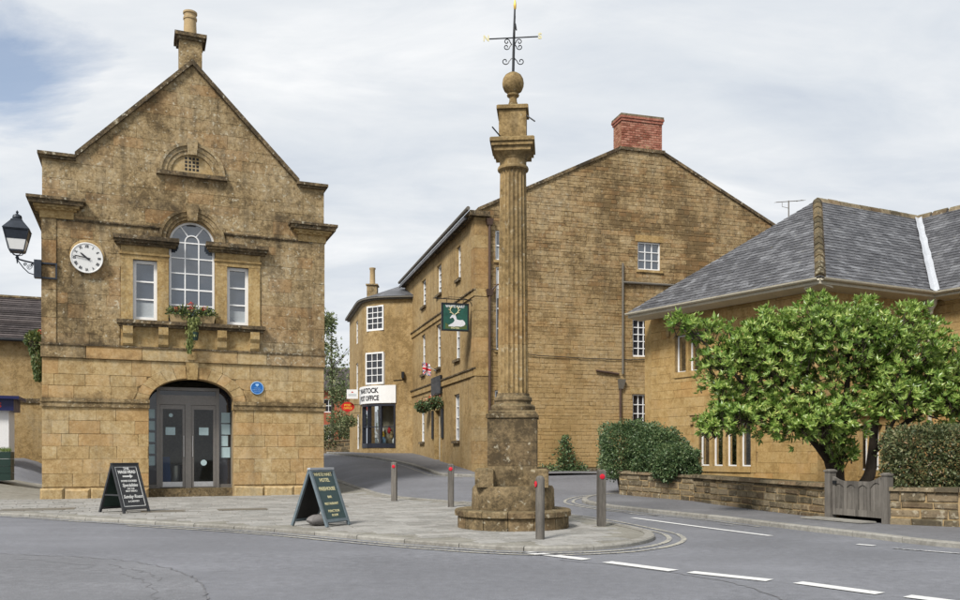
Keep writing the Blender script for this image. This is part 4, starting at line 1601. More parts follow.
b = MB()
frus(b, .17, .17, .175, .21)
frus(b, .285, .70, .29, .73)
frus(b, .31, .73, .13, .97)
frus(b, .14, .97, .12, 1.0)
b.lathe([(.10, 1.0), (.115, 1.05), (.10, 1.11), (.05, 1.14), (.02, 1.16), (.035, 1.2), (.0, 1.25)], 14, (LX, -.04, LZ))
for sx, sy in ((-1, -1), (1, -1), (1, 1), (-1, 1)):
    b.tube([(LX + .172 * sx, -.04 + .172 * sy, LZ + .2), (LX + .287 * sx, -.04 + .287 * sy, LZ + .71)], .014, 5)
b.build("lantern_frame", 'iron', lp)
b = MB()
frus(b, .232, .47, .276, .69)
b.build("blackened_glass", 'iron', lp)
b = MB()
frus(b, .166, .212, .228, .468)
b.build("white_glass", 'face', lp)

# ================================================================== White stone cross: the pinnacle column
rng = random.Random(21)
CX, CY = 0.53, 13.62
ZP = PV
pin = thing("market_column", "tall fluted stone column on stepped base with ball and weathervane", "monument", (CX, CY, 0), 0)
# bottom round step, in segments with a projecting lip
ns = 14
for i in range(ns):
    a0, a1 = 2 * PI * i / ns + .1, 2 * PI * (i + 1) / ns + .1
    for (r0, r1, z0, z1, nm) in ((.45, .89, ZP - .05, .245, "step_stone"), (.45, .93, .247, .345, "step_lip")):
        b = MB()
        g = .006
        an = [a0 + g + (a1 - a0 - 2 * g) * k / 5 for k in range(6)]
        e = rng.uniform(-.006, .006)
        ins = .02
        lay = []
        for rr, z in ((r1 + e, z0), (r1 + e, z1 - ins), (r1 + e - ins, z1), (r0, z1), (r0, z0)):
            lay += [(rr * math.cos(a), rr * math.sin(a), z) for a in an]
        fs = [(r * 6 + k, r * 6 + k + 1, ((r + 1) % 5) * 6 + k + 1, ((r + 1) % 5) * 6 + k) for r in range(5) for k in range(5)]
        fs += [tuple(r * 6 for r in range(5)), tuple(r * 6 + 5 for r in range(5))[::-1]]
        b.add(lay, fs, rt(rng))
        b.build(nm, 'pedestal', pin)
b = MB()
b.lathe([(.655, .34), (.665, .40), (.655, .66), (.63, .71), (.3, .715)], 40)
b.build("drum", 'pedestal', pin, True)
PR = math.radians(-5)


def prot(x, y):
    return (x * math.cos(PR) - y * math.sin(PR), x * math.sin(PR) + y * math.cos(PR))


def pblock(b, x0, x1, y0, y1, z0, z1, ins=.012, t=(.5, .5, .5)):
    rings = []
    for k, z in ((0, z0), (0, z1 - ins), (ins, z1)):
        rings += [(*prot(x, y), z) for x, y in ((x0 + k, y0 + k), (x1 - k, y0 + k), (x1 - k, y1 - k), (x0 + k, y1 - k))]
    b.add(rings, [(3, 2, 1, 0), (8, 9, 10, 11)] + [(k + i, k + (i + 1) % 4, k + 4 + (i + 1) % 4, k + 4 + i) for k in (0, 4) for i in range(4)], t)


for (sx, sy) in ((-1, -1), (1, -1), (1, 1), (-1, 1)):
    b = MB()
    x0, x1 = sorted((sx * .28, sx * .565))
    y0, y1 = sorted((sy * .24, sy * .53))
    pblock(b, x0, x1, y0, y1, .70, .985 + rng.uniform(-.015, .02), .03, rt(rng))
    b.build("buttress_block", 'pedestal', pin)
for k, (z0, z1) in enumerate(((.70, 1.03), (1.032, 1.40), (1.402, 1.78))):
    b = MB()
    pblock(b, -.385, .385, -.385, .385, z0, z1, .008, rt(rng))
    b.build("pedestal_block", 'pedestal', pin)
b = MB()
pblock(b, -.405, .405, -.405, .405, 1.782, 1.85, .015)
pblock(b, -.37, .37, -.37, .37, 1.852, 1.90, .02)
b.build("pedestal_cap", 'pedestal', pin)
MB().lathe([(.33, 1.88), (.355, 1.92), (.355, 1.97), (.33, 2.0), (.29, 2.01), (.285, 2.04), (.305, 2.07), (.30, 2.11), (.265, 2.14), (.26, 2.18)], 40).build("column_base", 'pedestal', pin, True)
# fluted shaft in drums
zc = [2.17, 2.95, 3.7, 4.4, 5.1, 5.74]
for k in range(5):
    rr = lambda z: .246 - .036 * ((z - 2.17) / 3.57) ** 1.3
    pf = [(rr(zc[k]) * .985, zc[k]), (rr(zc[k]), zc[k] + .012), (rr((zc[k] + zc[k + 1]) / 2), (zc[k] + zc[k + 1]) / 2), (rr(zc[k + 1]), zc[k + 1] - .012), (rr(zc[k + 1]) * .985, zc[k + 1])]
    MB().lathe(pf, 200, flute=(20, .15), t=rt(rng)).build("shaft_drum", 'column', pin)
MB().lathe([(.20, 5.73), (.245, 5.75), (.25, 5.775), (.24, 5.80), (.215, 5.81), (.213, 5.90), (.225, 5.91), (.225, 5.93), (.25, 5.96), (.285, 5.995)], 48).build("capital", 'column', pin, True)
b = MB()
pblock(b, -.29, .29, -.29, .29, 5.99, 6.06, .004)
pblock(b, -.325, .325, -.325, .325, 6.062, 6.12, .004)
pblock(b, -.35, .35, -.35, .35, 6.122, 6.19, .02)
b.build("abacus", 'column', pin)
b = MB()
pblock(b, -.215, .215, -.215, .215, 6.19, 6.66, .005)
dial = b.build("dial_block", 'column', pin)
b = MB()
pblock(b, -.25, .25, -.25, .25, 6.662, 6.73, .02)
b.build("block_cap", 'column', pin)
for (p, q) in (((-.2, -.2, 6.22), (-.34, -.26, 6.36)), ((.2, -.21, 6.56), (.33, -.3, 6.43))):
    MB().tube([p, q], .011, 6).build("gnomon", 'black', dial)
MB().lathe([(.21, 6.73), (.14, 6.77), (.085, 6.80), (.062, 6.86), (.06, 6.93), (.095, 6.945), (.10, 6.965), (.08, 6.985), (.09, 7.0), (.14, 7.035), (.168, 7.10), (.173, 7.155), (.162, 7.22), (.13, 7.275), (.08, 7.31), (.02, 7.325)], 32).build("ball_finial", 'column', pin, True)
vn = thing("weathervane", "black iron weathervane with gilt letters and scrolls on the ball finial", "weathervane", (CX, CY, 7.32), 0)
b = MB()
b.tube([(0, 0, -.05), (.015, 0, .6), (.03, 0, 1.12)], [.022, .02, .012], 8)
b.build("spindle", 'black', vn)
MB().lathe([(.0, 1.0), (.02, 1.03), (.024, 1.09), (.014, 1.15), (.006, 1.17), (.003, 1.35)], 12, (.03, 0, 0)).build("gilt_tip", 'gold', vn, True)
b = MB()
b.tube([(-.40, 0, .545), (0.015, 0, .565), (.40, 0, .585)], .010, 6)
b.build("cross_arm", 'black', vn)
MB().tube([(0.015, -.4, .56), (0.015, .4, .57)], .010, 6).build("cross_arm", 'black', vn)
for (x, z, s) in ((-.43, .545, "N"), (.43, .585, "S")):
    text("gilt_letter", s, .13, 'gilt', vn, lambda px_, py_, n, x=x, z=z: (x + px_, -.006 - n, z + py_), bold=.004, depth=.012)
for sx in (-1, 1):
    for (cx, cz, r_, st, sg) in ((.105, .42, .05, 0, 1), (.10, .50, .05, 0, -1), (.125, .19, .06, 0, 1)):
        pts = []
        for k in range(24):
            a = k * .30
            rr_ = r_ * (1 - k / 30)
            pts.append((sx * (cx - rr_ * math.cos(a)), 0, cz - sg * rr_ * math.sin(a)))
        MB().tube([(sx * .02, 0, cz + sg * .05)] + pts, .008, 5).build("scroll", 'black', vn)
MB().add([(.03, .02, .9), (.03, .25, .86), (.03, .27, .95), (.03, .02, .93), (.042, .02, .9), (.042, .25, .86), (.042, .27, .95), (.042, .02, .93)], [(0, 1, 2, 3), (7, 6, 5, 4), (0, 1, 5, 4), (1, 2, 6, 5), (2, 3, 7, 6), (3, 0, 4, 7)]).build("vane_tail", 'black', vn)
MB().tube([(.035, .02, .8), (.05, -.06, .66)], .012, 6).build("vane_pointer", 'black', vn)

# ================================================================== bollards
BOL = [(-2.13, 21.1, .97, -10, "square wooden bollard with red reflector nearest the market house"),
       (-.64, 18.7, .95, -4, "dark wooden bollard with red reflector just left of the column"),
       (.82, 11.6, .86, -72, "round topped wooden bollard in front of the column base"),
       (1.97, 13.8, .91, 6, "wooden bollard with red reflector right of the column")]
for i, (x, y, h, rot, lab) in enumerate(BOL):
    t = thing("bollard", lab, "bollard", (x, y, gz(x, y) + PV - .005), math.radians(rot), "wooden bollards round the market place")
    b = MB()
    if i == 2:
        b.lathe([(.062, -.1), (.062, h - .05), (.055, h - .02), (.035, h), (.0, h + .008)], 20, t=rt(rng))
        b.build("post", 'oldwood', t, True)
    else:
        w = .062
        q = lambda k, z: [(-w + k, -w + k, z), (w - k, -w + k, z), (w - k, w - k, z), (-w + k, w - k, z)]
        b.add(q(0, -.1) + q(0, h - .02) + q(.018, h), [(3, 2, 1, 0), (8, 9, 10, 11)] + [(k + a, k + (a + 1) % 4, k + 4 + (a + 1) % 4, k + 4 + a) for k in (0, 4) for a in range(4)], rt(rng))
        b.build("post", 'oldwood', t)
    b = MB()
    b.lathe([(.042, 0), (.042, .008), (.03, .012), (.0, .013)], 18)
    for k, v in enumerate(b.v):
        b.v[k] = (v[0], -.062 - v[2], h - .11 + v[1])
    b.build("reflector", 'red', t, True)

# ================================================================== pavement boards


def aboard(name, lab, near, r_ang, width, spread, L, mats, lines, frame, group=None):
    a = math.radians(r_ang)
    r = (math.cos(a), math.sin(a))
    s = (math.sin(a), -math.cos(a))
    c = (near[0] + r[0] * width / 2 + s[0] * spread / 2, near[1] + r[1] * width / 2 + s[1] * spread / 2)
    root = thing(name, lab, "pavement sign", (c[0], c[1], gz(*c) + PV), a, group)
    ph = math.asin(spread / 2 / L)

    def lf(sg):
        def f(x, h, n):            # h up the leaf, n outward
            yy = (spread / 2) * (1 - h / L) + n * math.cos(ph)
            return (x, sg * yy, h * math.cos(ph) + n * math.sin(ph))
        return f
    for sg in (-1, 1):
        f = lf(sg)
        w = width / 2
        foot = .07
        b = MB()
        mp = lambda u, d, z: f(u, z, d)
        b.mbox(mp, -w + .03, w - .03, -.012, .004, foot + .03, L - .03)
        pn = b.build("panel", mats[0] if sg < 0 else mats[1], root)
        b = MB()
        b.mbox(mp, -w, -w + .045, -.02, .02, 0, L)
        b.mbox(mp, w - .045, w, -.02, .02, 0, L)
        b.mbox(mp, -w + .045, w - .045, -.02, .018, foot, foot + .05)
        b.mbox(mp, -w + .045, w - .045, -.02, .018, L - .05, L)
        b.build("panel_frame", mats[2], root)
        if sg < 0:
            if frame:
                b = MB()
                e, lw = frame
                for q in ((-w + e, w - e, L - e - lw, L - e), (-w + e, w - e, foot + e, foot + e + lw), (-w + e, -w + e + lw, foot + e + lw, L - e - lw), (w - e - lw, w - e, foot + e + lw, L - e - lw)):
                    b.mbox(mp, q[0], q[1], .004, .0065, q[2], q[3])
                b.build("border_line", mats[3], pn)
            for (s_, h, size, sx, bold, shear) in lines:
                if s_ == '->':
                    b = MB()
                    q = [(-.12, -.016), (.05, -.016), (.05, -.04), (.12, 0), (.05, .04), (.05, .016), (-.12, .016)]
                    b.prism([mp(x, .004, h + y) for x, y in q], [mp(x, .007, h + y) for x, y in q])
                    b.build("arrow", mats[3], pn)
                else:
                    text("board_lettering", s_, size, mats[3], pn, lambda x, y, n, h=h: f(x, h + y, .004 + n), bold=bold, sx=sx, shear=shear)
    b = MB()
    b.box(-width / 2, width / 2, -.03, .03, L * math.cos(ph) - .01, L * math.cos(ph) + .025)
    b.build("top_hinge", mats[4], root)
    b = MB()
    hh = .36
    yy = (spread / 2) * (1 - hh / L)
    b.box(-width / 2 + .01, -width / 2 + .03, -yy, yy, hh * math.cos(ph), hh * math.cos(ph) + .03)
    if name == "chalk_board":
        b.build("stay_bar", mats[2], root)
    return root


aboard("chalk_board", "black chalked pavement board standing in front of the market house pier", (-7.62, 17.0), 60, .62, .74, 1.03,
       ('boardblack', 'darkgreen', 'boardblack', 'chalk', 'boardblack'),
       [("THE", .93, .075, 1.0, .003, 0), ("NAGS HEAD", .855, .085, .85, .004, 0), ("->", .765, 0, 1, 0, 0), ("HOME COOKED", .665, .055, .9, .002, 0), ("Specialities", .575, .095, .85, .002, .3), ("ON THE", .50, .045, 1, .001, 0), ("NEW MENU", .45, .05, 1, .001, 0), ("Sunday Roast", .335, .10, .8, .002, .3), ("& CARVERY", .235, .05, 1, .001, 0)], (.06, .012))
aboard("hotel_board", "grey green pavement board lettered in gold with a sandbag beneath", (-3.06, 13.8), 61, .60, .72, .98,
       ('boardgreen', 'dark', 'boardedge', 'gilt', 'lead'),
       [("WHITE HART", .885, .088, .85, .002, 0), ("HOTEL", .785, .088, .9, .002, 0), ("FREEHOUSE", .635, .085, .9, .002, 0), ("BAR", .495, .055, 1, .002, 0), ("RESTAURANT", .38, .058, .95, .001, 0), ("FUNCTION", .255, .058, .95, .001, 0), ("ROOM", .185, .055, .95, .001, 0)], (.035, .008))
# sandbag
b = MB()
n, m = 16, 9
for j in range(m):
    for i in range(n):
        a, t_ = 2 * PI * i / n, -PI / 2 + PI * j / (m - 1)
        x = .2 * math.copysign(abs(math.cos(a)) ** .6, math.cos(a)) * math.cos(t_) ** .6 if abs(t_) < PI / 2 - .01 else 0
        y = .14 * math.copysign(abs(math.sin(a)) ** .6, math.sin(a)) * math.cos(t_) ** .6 if abs(t_) < PI / 2 - .01 else 0
        b.v.append((x + .012 * math.sin(9 * a), y, .085 + .09 * math.sin(t_) * (1 - .3 * abs(x) / .2) + .008 * math.sin(7 * a + j)))
        b.t.append((.5, .5, .5))
b.f = [(j * n + i, j * n + (i + 1) % n, (j + 1) * n + (i + 1) % n, (j + 1) * n + i) for j in range(m - 1) for i in range(n)]
tag(b.build("sandbag", 'sack', None, True, loc=(-2.62, 13.85, PV), rot=(0, 0, .6)), "slumped grey sandbag inside the gold lettered pavement board", "sandbag")

# ================================================================== inn (gable end and long front)
rng = random.Random(31)
IX, IY = -.176, 30.0
IR = math.atan2(1, 3.541)
inn = thing("inn", "three storey hamstone inn with broad plain gable and red brick chimney", "building", (IX, IY, 0), IR)
IW, IL = 12.9, 13.2
RZ, EZ = 12.95, 9.78
sl = (RZ - EZ) / (IW / 2)
ih = [(-sl, 1, EZ), (sl, 1, EZ + sl * IW)]
wins_g = [(6.31, 7.24, 8.12, 9.17, 3, 3, None), (6.10, 6.84, 4.87, 6.28, 3, 5, None), (6.10, 6.82, 2.35, 3.47, 3, 3, None),
          (.76, 1.75, 8.13, 9.2, 2, 2, .45), (.78, 1.80, 4.95, 7.9, 2, 4, None), (.74, 1.7, 2.98, 3.5, 2, 1, None)]
ops = [w[:4] for w in wins_g]


def mk_hole(ops):
    return lambda u, z: any(o[0] < u < o[1] and o[2] < z < o[3] for o in ops)


sheet_wall(mfront, [0, IW, IW / 2] + [x for o in ops for x in o[:2]], [-.2, EZ, 13.2] + [x for o in ops for x in o[2:]], mk_hole(ops), .4, -.025, None, ih, EZ).build("wall", 'mortar', inn)
ip = lay_courses(0.50, IW, .75, 13.0, .15, .34, rng, ops, ih, None, (.6, 1.3))


def inn_key(p):        # the stones of the open left part show largest
    u = sum(q[0] for q in p) / len(p)
    z = sum(q[1] for q in p) / len(p)
    hid = (u > 7.2 and z < 8.8) or (u < 2.0 and z < 11)
    return (1 if hid else 0, -area(p))


set_stones(inn, ip, mfront, 'rubble', rng, 300, rest="coursed_stonework", key=inn_key, joint=.0035, ch=.008, rough=.008, prot=.006)
# plinth along the gable and the corner strip
for k in range(12):
    u = .5 + k * 1.04
    b = MB()
    stone_mesh(b, [(u, -.1), (u + 1.03, -.1), (u + 1.03, .75 + rng.uniform(-.05, .08)), (u, .75 + rng.uniform(-.05, .08))], mfront, rng, .005, .06, -.02, .03, .01, .01)
    b.build("plinth_stone", 'gardenwall', inn)
z = .3
while z < 9.7:
    h = min(rng.uniform(.35, .6), 9.75 - z)
    b = MB()
    p0, c0 = .012, .008
    e = rng.uniform(-.004, .004)
    b.hexa([(-.02 + e, -.02 + e, z + .003), (.495, -.02 + e, z + .003), (.495, .2, z + .003), (-.02 + e, .45, z + .003), (-.02 + e, -.02 + e, z + h - .003), (.495, -.02 + e, z + h - .003), (.495, .2, z + h - .003), (-.02 + e, .45, z + h - .003)], rt(rng))
    b.build("quoin_stone", 'render', inn)
    z += h
for k, w in enumerate(wins_g):
    window(inn, mfront, w[0], w[1], w[2], w[3], w[4], w[5], d=-.13, fw=.05, bw=.03, glass='pane' if k in (0, 3) else 'panedark', single=True, curt=w[6])
    if k in (0, 3, 4):
        MB().mbox(mfront, w[0] - .08, w[1] + .08, -.1, .05, w[2] - .09, w[2]).build("window_sill", 'dress', inn)
MB().mbox(mfront, .80, 1.78, -.125, -.118, 6.8, 7.82).build("drawn_blind", 'white', inn)
for o in ((6.31, 7.24, 9.17), (6.10, 6.82, 3.47)):
    b = MB()
    stone_mesh(b, [(o[0] - .12, o[2]), (o[1] + .12, o[2]), (o[1] + .12, o[2] + .25), (o[0] - .12, o[2] + .25)], mfront, rng, .004, .012, -.02, .006, .002, .001)
    b.build("lintel", 'dress', inn)

# long front on the left
FW = [(2.04, 2.62, 7.87, 9.12), (5.22, 6.02, 7.9, 9.12), (8.25, 9.1, 7.9, 9.1), (2.16, 2.93, 4.85, 6.62), (5.35, 6.15, 4.85, 6.66), (8.4, 9.15, 4.85, 6.64), (2.22, 3.05, 1.75, 3.53), (8.6, 9.42, 1.8, 3.56)]
DO = (5.2, 6.45, 0.6, 3.2)
fo = FW + [DO]
sheet_wall(mside, [0.03, IL] + [x for o in fo for x in o[:2]], [-.2, 9.6] + [x for o in fo for x in o[2:]], mk_hole(fo), .4, 0.0).build("front_wall", 'render', inn)
for k, w in enumerate(FW):
    window(inn, mside, w[0], w[1], w[2], w[3], 2, 4, d=-.14, fw=.055, bw=.03, glass='pane', single=True, curt=(.5 if k % 3 == 1 else None))
    MB().mbox(mside, w[0] - .08, w[1] + .08, -.1, .09, w[2] - .1, w[2]).build("window_sill", 'ledge', inn)
for (z0, z1, d) in ((6.82, 7.02, .05), (4.0, 4.24, .06)):
    MB().mbox(mside, -.04, IL, -.01, d, z0, z1).build("band_course", 'dress', inn)
    MB().mbox(mside, -.06, IL, -.01, d + .04, z1, z1 + .05).build("band_moulding", 'ledge', inn)
    MB().box(-.04, .495, -.045, -.021, z0, z1 + .05).build("band_return", 'dress', inn)
b = MB()
b.mbox(mside, -.1, IL, -.3, .16, 9.6, 9.68)
b.mbox(mside, -.15, IL, -.3, .24, 9.682, 9.78)
b.build("eaves_cornice", 'ledge', inn)
b = MB()
b.box(-.24, .5, -.22, -.03, 9.60, 9.78)
b.build("cornice_return", 'ledge', inn)
MB().tube([(-.3, -.2, 9.84), (-.3, IL, 9.84)], .07, 8).build("gutter", 'greypipe', inn)
b = MB()
b.mbox(mside, DO[0], DO[0] + .12, -.3, .03, .6, DO[3])
b.mbox(mside, DO[1] - .12, DO[1], -.3, .03, .6, DO[3])
b.mbox(mside, DO[0] + .12, DO[1] - .12, -.3, .03, DO[3] - .12, DO[3])
dfr = b.build("door_surround", 'dress', inn)
b = MB()
b.mbox(mside, DO[0] + .12, DO[1] - .12, -.22, -.17, .6, DO[3] - .12)
for q in range(2):
    for w in range(2):
        b.mbox(mside, DO[0] + .2 + q * .5, DO[0] + .58 + q * .5, -.17, -.15, 1.1 + w * .95, 1.9 + w * .95)
b.build("door", 'cream', inn)
MB().mbox(mside, 4.75, 5.1, .01, .05, 1.9, 3.1).build("menu_board", 'black', inn)
MB().mbox(mside, 6.6, 6.9, .01, .05, 1.9, 3.1).build("menu_board", 'black', inn)
b = MB()
b.mbox(mside, 5.0, 6.75, .02, .10, 3.72, 4.48)
b.build("name_board", 'black', inn)
# body, roof, copings, chimney
b = MB()
b.box(IW - .4, IW, .4, IL, -.2, 9.7)
b.box(.4, IW, IL - .4, IL, -.2, 9.7)
b.build("rear_wall", 'render', inn)
for sg in (0, 1):
    b = MB()
    x0, x1 = (-.3, IW / 2) if not sg else (IW + .3, IW / 2)
    z0 = EZ - .3 * sl + .06
    b.prism([(x0, .42, z0), (x1, .42, RZ + .06), (x1, .42, RZ - .06), (x0, .42, z0 - .12)], [(x0, IL + .1, z0), (x1, IL + .1, RZ + .06), (x1, IL + .1, RZ - .06), (x0, IL + .1, z0 - .12)])
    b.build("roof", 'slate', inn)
for sg in (0, 1):
    n = 9
    for i in range(n):
        a, c = i / n, (i + 1) / n
        x0 = .1 + (5.62 - .1) * a if not sg else IW - .1 - (5.45) * a
        x1 = .1 + (5.62 - .1) * c if not sg else IW - .1 - (5.45) * c
        zf = lambda x: EZ + sl * (x if not sg else IW - x)
        b = MB()
        pr = [(x0, zf(x0) - .01), (x1, zf(x1) - .01), (x1, zf(x1) + .11), (x0, zf(x0) + .11)]
        b.prism([(x, -.06, z) for x, z in pr], [(x, .45, z) for x, z in pr], rt(rng))
        b.build("coping_stone", 'ledge', inn)
MB().box(5.55, 7.4, -.07, .8, 12.52, 12.64).build("stack_base", 'ledge', inn)
# red brick stack, laid brick by brick
stk = MB().box(5.66, 7.29, .02, .73, 12.6, 13.80).build("chimney", 'mortar', inn)
z, k = 12.645, 0
while z < 13.62:
    u = 5.645 - (.11 if k % 2 else 0)
    while u < 7.30:
        a, c = max(u, 5.645), min(u + .215, 7.305)
        if c - a > .04:
            b = MB()
            stone_mesh(b, [(a, z), (c, z), (c, z + .082), (a, z + .082)], mfront, rng, .005, .005, -.03, .004, .001, .002)
            b.build("brick", 'brick', stk)
        u += .222
    y = .0 - (.11 if k % 2 else 0)
    while y < .72:
        a, c = max(y, .0), min(y + .215, .73)
        if c - a > .04:
            b = MB()
            stone_mesh(b, [(a, z), (c, z), (c, z + .082), (a, z + .082)], lambda t, d, zz: (5.66 - d, t + .02, zz), rng, .005, .005, -.03, .004, .001, .002)
            b.build("brick", 'brick', stk)
        y += .222
    z += .088
    k += 1
b = MB()
b.box(5.62, 7.33, -.04, .78, 13.625, 13.72)
b.box(5.59, 7.36, -.07, .81, 13.722, 13.80)
b.build("corbel_course", 'brick', stk)
b = MB()
b.box(5.60, 7.35, -.06, .80, 13.802, 13.88)
b.build("flaunching", 'gardenwall', stk)
# second stacks further along the ridge, just above the eaves line
b = MB()
b.box(.9, 1.7, 9.6, 10.4, 9.9, 10.75)
b.box(.82, 1.78, 9.52, 10.48, 10.752, 10.85)
b.build("rear_chimney", 'render', inn)
# pipes and cable
dp = MB().tube([(.51, -.09, .65), (.51, -.09, 9.45)], .05, 10).build("downpipe", 'rust', inn, True)
for zz_ in (9.45, 6.95):
    b = MB()
    b.prism([(.42, -.15, zz_ - .12), (.60, -.15, zz_ - .12), (.60, -.03, zz_ - .12), (.42, -.03, zz_ - .12)], [(.38, -.2, zz_ + .1), (.64, -.2, zz_ + .1), (.64, -.03, zz_ + .1), (.38, -.03, zz_ + .1)])
    b.build("hopper", 'rust', dp)
MB().tube([(.51, -.09, 6.95), (.8, -.09, 7.25), (1.3, -.08, 7.25)], .03, 8).build("branch_pipe", 'rust', dp)
sp_ = MB().tube([(5.66, -.07, 4.2), (5.66, -.07, 8.3)], .04, 8).build("soil_pipe", 'greypipe', inn, True)
MB().tube([(5.66, -.07, 7.6), (8.4, -.07, 7.6)], .045, 8).build("branch_pipe", 'greypipe', sp_)
MB().tube([(5.56, -.07, 2.0), (5.56, -.07, 3.7)], .045, 8).build("rusty_pipe", 'rust', sp_)
b = MB()
b.prism([(5.5, -.11, 3.65), (5.66, -.11, 3.65), (5.66, -.03, 3.65), (5.5, -.03, 3.65)], [(5.46, -.15, 4.0), (5.76, -.15, 4.0), (5.76, -.03, 4.0), (5.46, -.03, 4.0)])
b.build("hopper", 'greypipe', sp_)
MB().tube([(5.5, -.06, 4.2), (4.6, -.06, 4.3)], .04, 8).build("waste_pipe", 'rust', sp_)
MB().tube([(.6, -.05, 4.95), (2.4, -.05, 4.78), (4.2, -.05, 4.74), (5.98, -.05, 4.74), (7.2, -.05, 4.8)], .014, 5).build("cable", 'black', inn)
# weed growing at the gable foot
wd = thing("wall_weed", "tall dark green weed growing against the foot of the inn gable", "plant", (2.95, 30.55, gz(2.95, 30.4)), IR)
b = MB()
b.tube([(.1, 0, 0), (.08, .05, .6), (.0, .08, 1.2)], [.02, .012, .005], 5)
b.build("stem", 'bark', wd)
b = MB()
for i in range(900):
    t_ = rng.random() ** 1.2
    p = Vector((.1 + rng.gauss(0, .26 * (1 - t_) + .03), rng.gauss(-.05, .12), t_ * 1.35))
    d = (rvec(rng) + Vector((0, 0, .2))).normalized()
    leaf(b, p, d, d.cross(rvec(rng)).normalized(), .12 * rng.uniform(.6, 1.2), .03, (rng.random(), 0, 0))
leafy(b, [((.55, -.1, .15), (.35, .2, .25), 2), ((-.6, -.1, .1), (.4, .15, .18), 2)], 600, .1, rng, .7)
b.build("foliage", 'hedge', wd)['kind'] = 'stuff'


def iw(u, d, z):
    c, s = math.cos(IR), math.sin(IR)
    return (IX + u * c + d * s, IY + u * s - d * c, z)


# hanging inn sign at the corner
sg = thing("inn_sign", "square green inn sign with a white hart hanging from the corner bracket", "sign", iw(-.65, -.30, 5.62), IR)
b = MB()
b.box(-.47, .47, -.02, .02, 0, .93)
bd = b.build("sign_board", 'signgreen', sg)
b = MB()
for (x0, x1, z0, z1) in ((-.5, -.45, -.03, .96), (.45, .5, -.03, .96), (-.45, .45, -.03, .02), (-.45, .45, .91, .96)):
    b.box(x0, x1, -.04, .04, z0, z1)
b.build("sign_frame", 'black', sg)
b = MB()
b.tube([(.66, 0, 1.10), (-.80, 0, 1.10)], .016, 6)
b.tube([(.66, 0, .82), (.58, 0, 1.0), (.48, 0, 1.10)], .012, 6)
for x in (-.3, .3):
    b.tube([(x, 0, .95), (x, 0, 1.10)], .010, 5)
b.tube([(-.5, 0, 1.1), (-.2, 0, 1.17), (.2, 0, 1.17), (.5, 0, 1.1)], .010, 5)
b.build("bracket", 'black', sg)


def flat(parent, name, mat, pts, d0=-.021, th=.006):
    return MB().prism([(x, d0 - th, z) for x, z in pts], [(x, d0, z) for x, z in pts]).build(name, mat, parent)


flat(bd, "painted_ground", 'plant', [(-.36, .05), (.42, .05), (.43, .18), (.25, .2), (0, .14), (-.2, .16), (-.36, .26)], -.02, .003)
body = [(-.24, .17), (-.08, .26), (-.02, .34), (-.06, .42), (-.10, .45), (-.17, .41), (-.20, .43), (-.12, .53), (-.08, .56), (.0, .55), (.03, .47), (.06, .38), (.16, .36), (.28, .37), (.35, .30), (.37, .22), (.32, .17), (.22, .13), (.05, .14), (-.05, .12), (-.25, .13)]
flat(bd, "painted_hart", 'hart', body)
for s_ in (-1, 1):
    b = MB()
    b.tube([(-.03 + s_ * .02, -.03, .55), (-.03 + s_ * .11, -.03, .62), (-.03 + s_ * .16, -.03, .70), (-.03 + s_ * .12, -.03, .80), (-.03 + s_ * .06, -.03, .83)], .018, 5)
    for (x, z, dx, dz) in ((.11, .62, .07, .0), (.16, .70, .06, .03), (.14, .76, .05, .06)):
        b.tube([(-.03 + s_ * x, -.03, z), (-.03 + s_ * (x + dx), -.03, z + dz)], .012, 5)
    b.build("painted_antler", 'gilt', bd)
text("sign_lettering", "WHITE HART", .13, 'hart', bd, lambda x, y, n: (x, -.021 - n, .835 + y), sx=.9, bold=.003)
text("sign_lettering", "HOTEL", .09, 'gilt', bd, lambda x, y, n: (x, -.024 - n, .075 + y), sx=1.1, bold=.002)


def fw_(t, d, z):          # inn front -> world
    return iw(-d, -t, z)


# union flag on a short pole, hanging baskets by the door
fl = thing("union_flag", "small union flag on a slanted pole over the inn door", "flag", fw_(5.9, .05, 4.72), IR)
fl.scale = (.68, .68, .68)
MB().tube([(0, 0, 0), (-.55, 0, .32), (-.9, 0, .5)], .016, 6).build("flag_pole", 'hart', fl)
nx, ny = 14, 9


def flagp(u, w, off=0.0):
    return (-.9 + .5 * u + .06 * w, -off + .06 * math.sin(u * 9 + w * 3), .48 - .75 * w - .28 * (1 - u) * .0 + .20 * (u - .5) * -.6)


vs = [flagp(i / nx, j / ny) for j in range(ny + 1) for i in range(nx + 1)]
fcs = [(j * (nx + 1) + i, j * (nx + 1) + i + 1, (j + 1) * (nx + 1) + i + 1, (j + 1) * (nx + 1) + i) for j in range(ny) for i in range(nx)]
b = MB().add(vs, fcs)
fc = b.build("flag_cloth", 'flagblue', fl)


def band(x0, y0, x1, y1, w, mat, off):
    b = MB()
    n = 14
    dx, dy = x1 - x0, y1 - y0
    l = math.hypot(dx, dy)
    ox, oy = -dy / l * w, dx / l * w
    cl = lambda t: max(0, min(1, t))
    pts = []
    for i in range(n + 1):
        t = i / n
        for s in (-1, 1):
            pts.append(flagp(cl(x0 + dx * t + s * ox), cl(y0 + dy * t + s * oy), off))
    b.add(pts, [(2 * i, 2 * i + 1, 2 * i + 3, 2 * i + 2) for i in range(n)])
    b.build("flag_stripe", mat, fc)


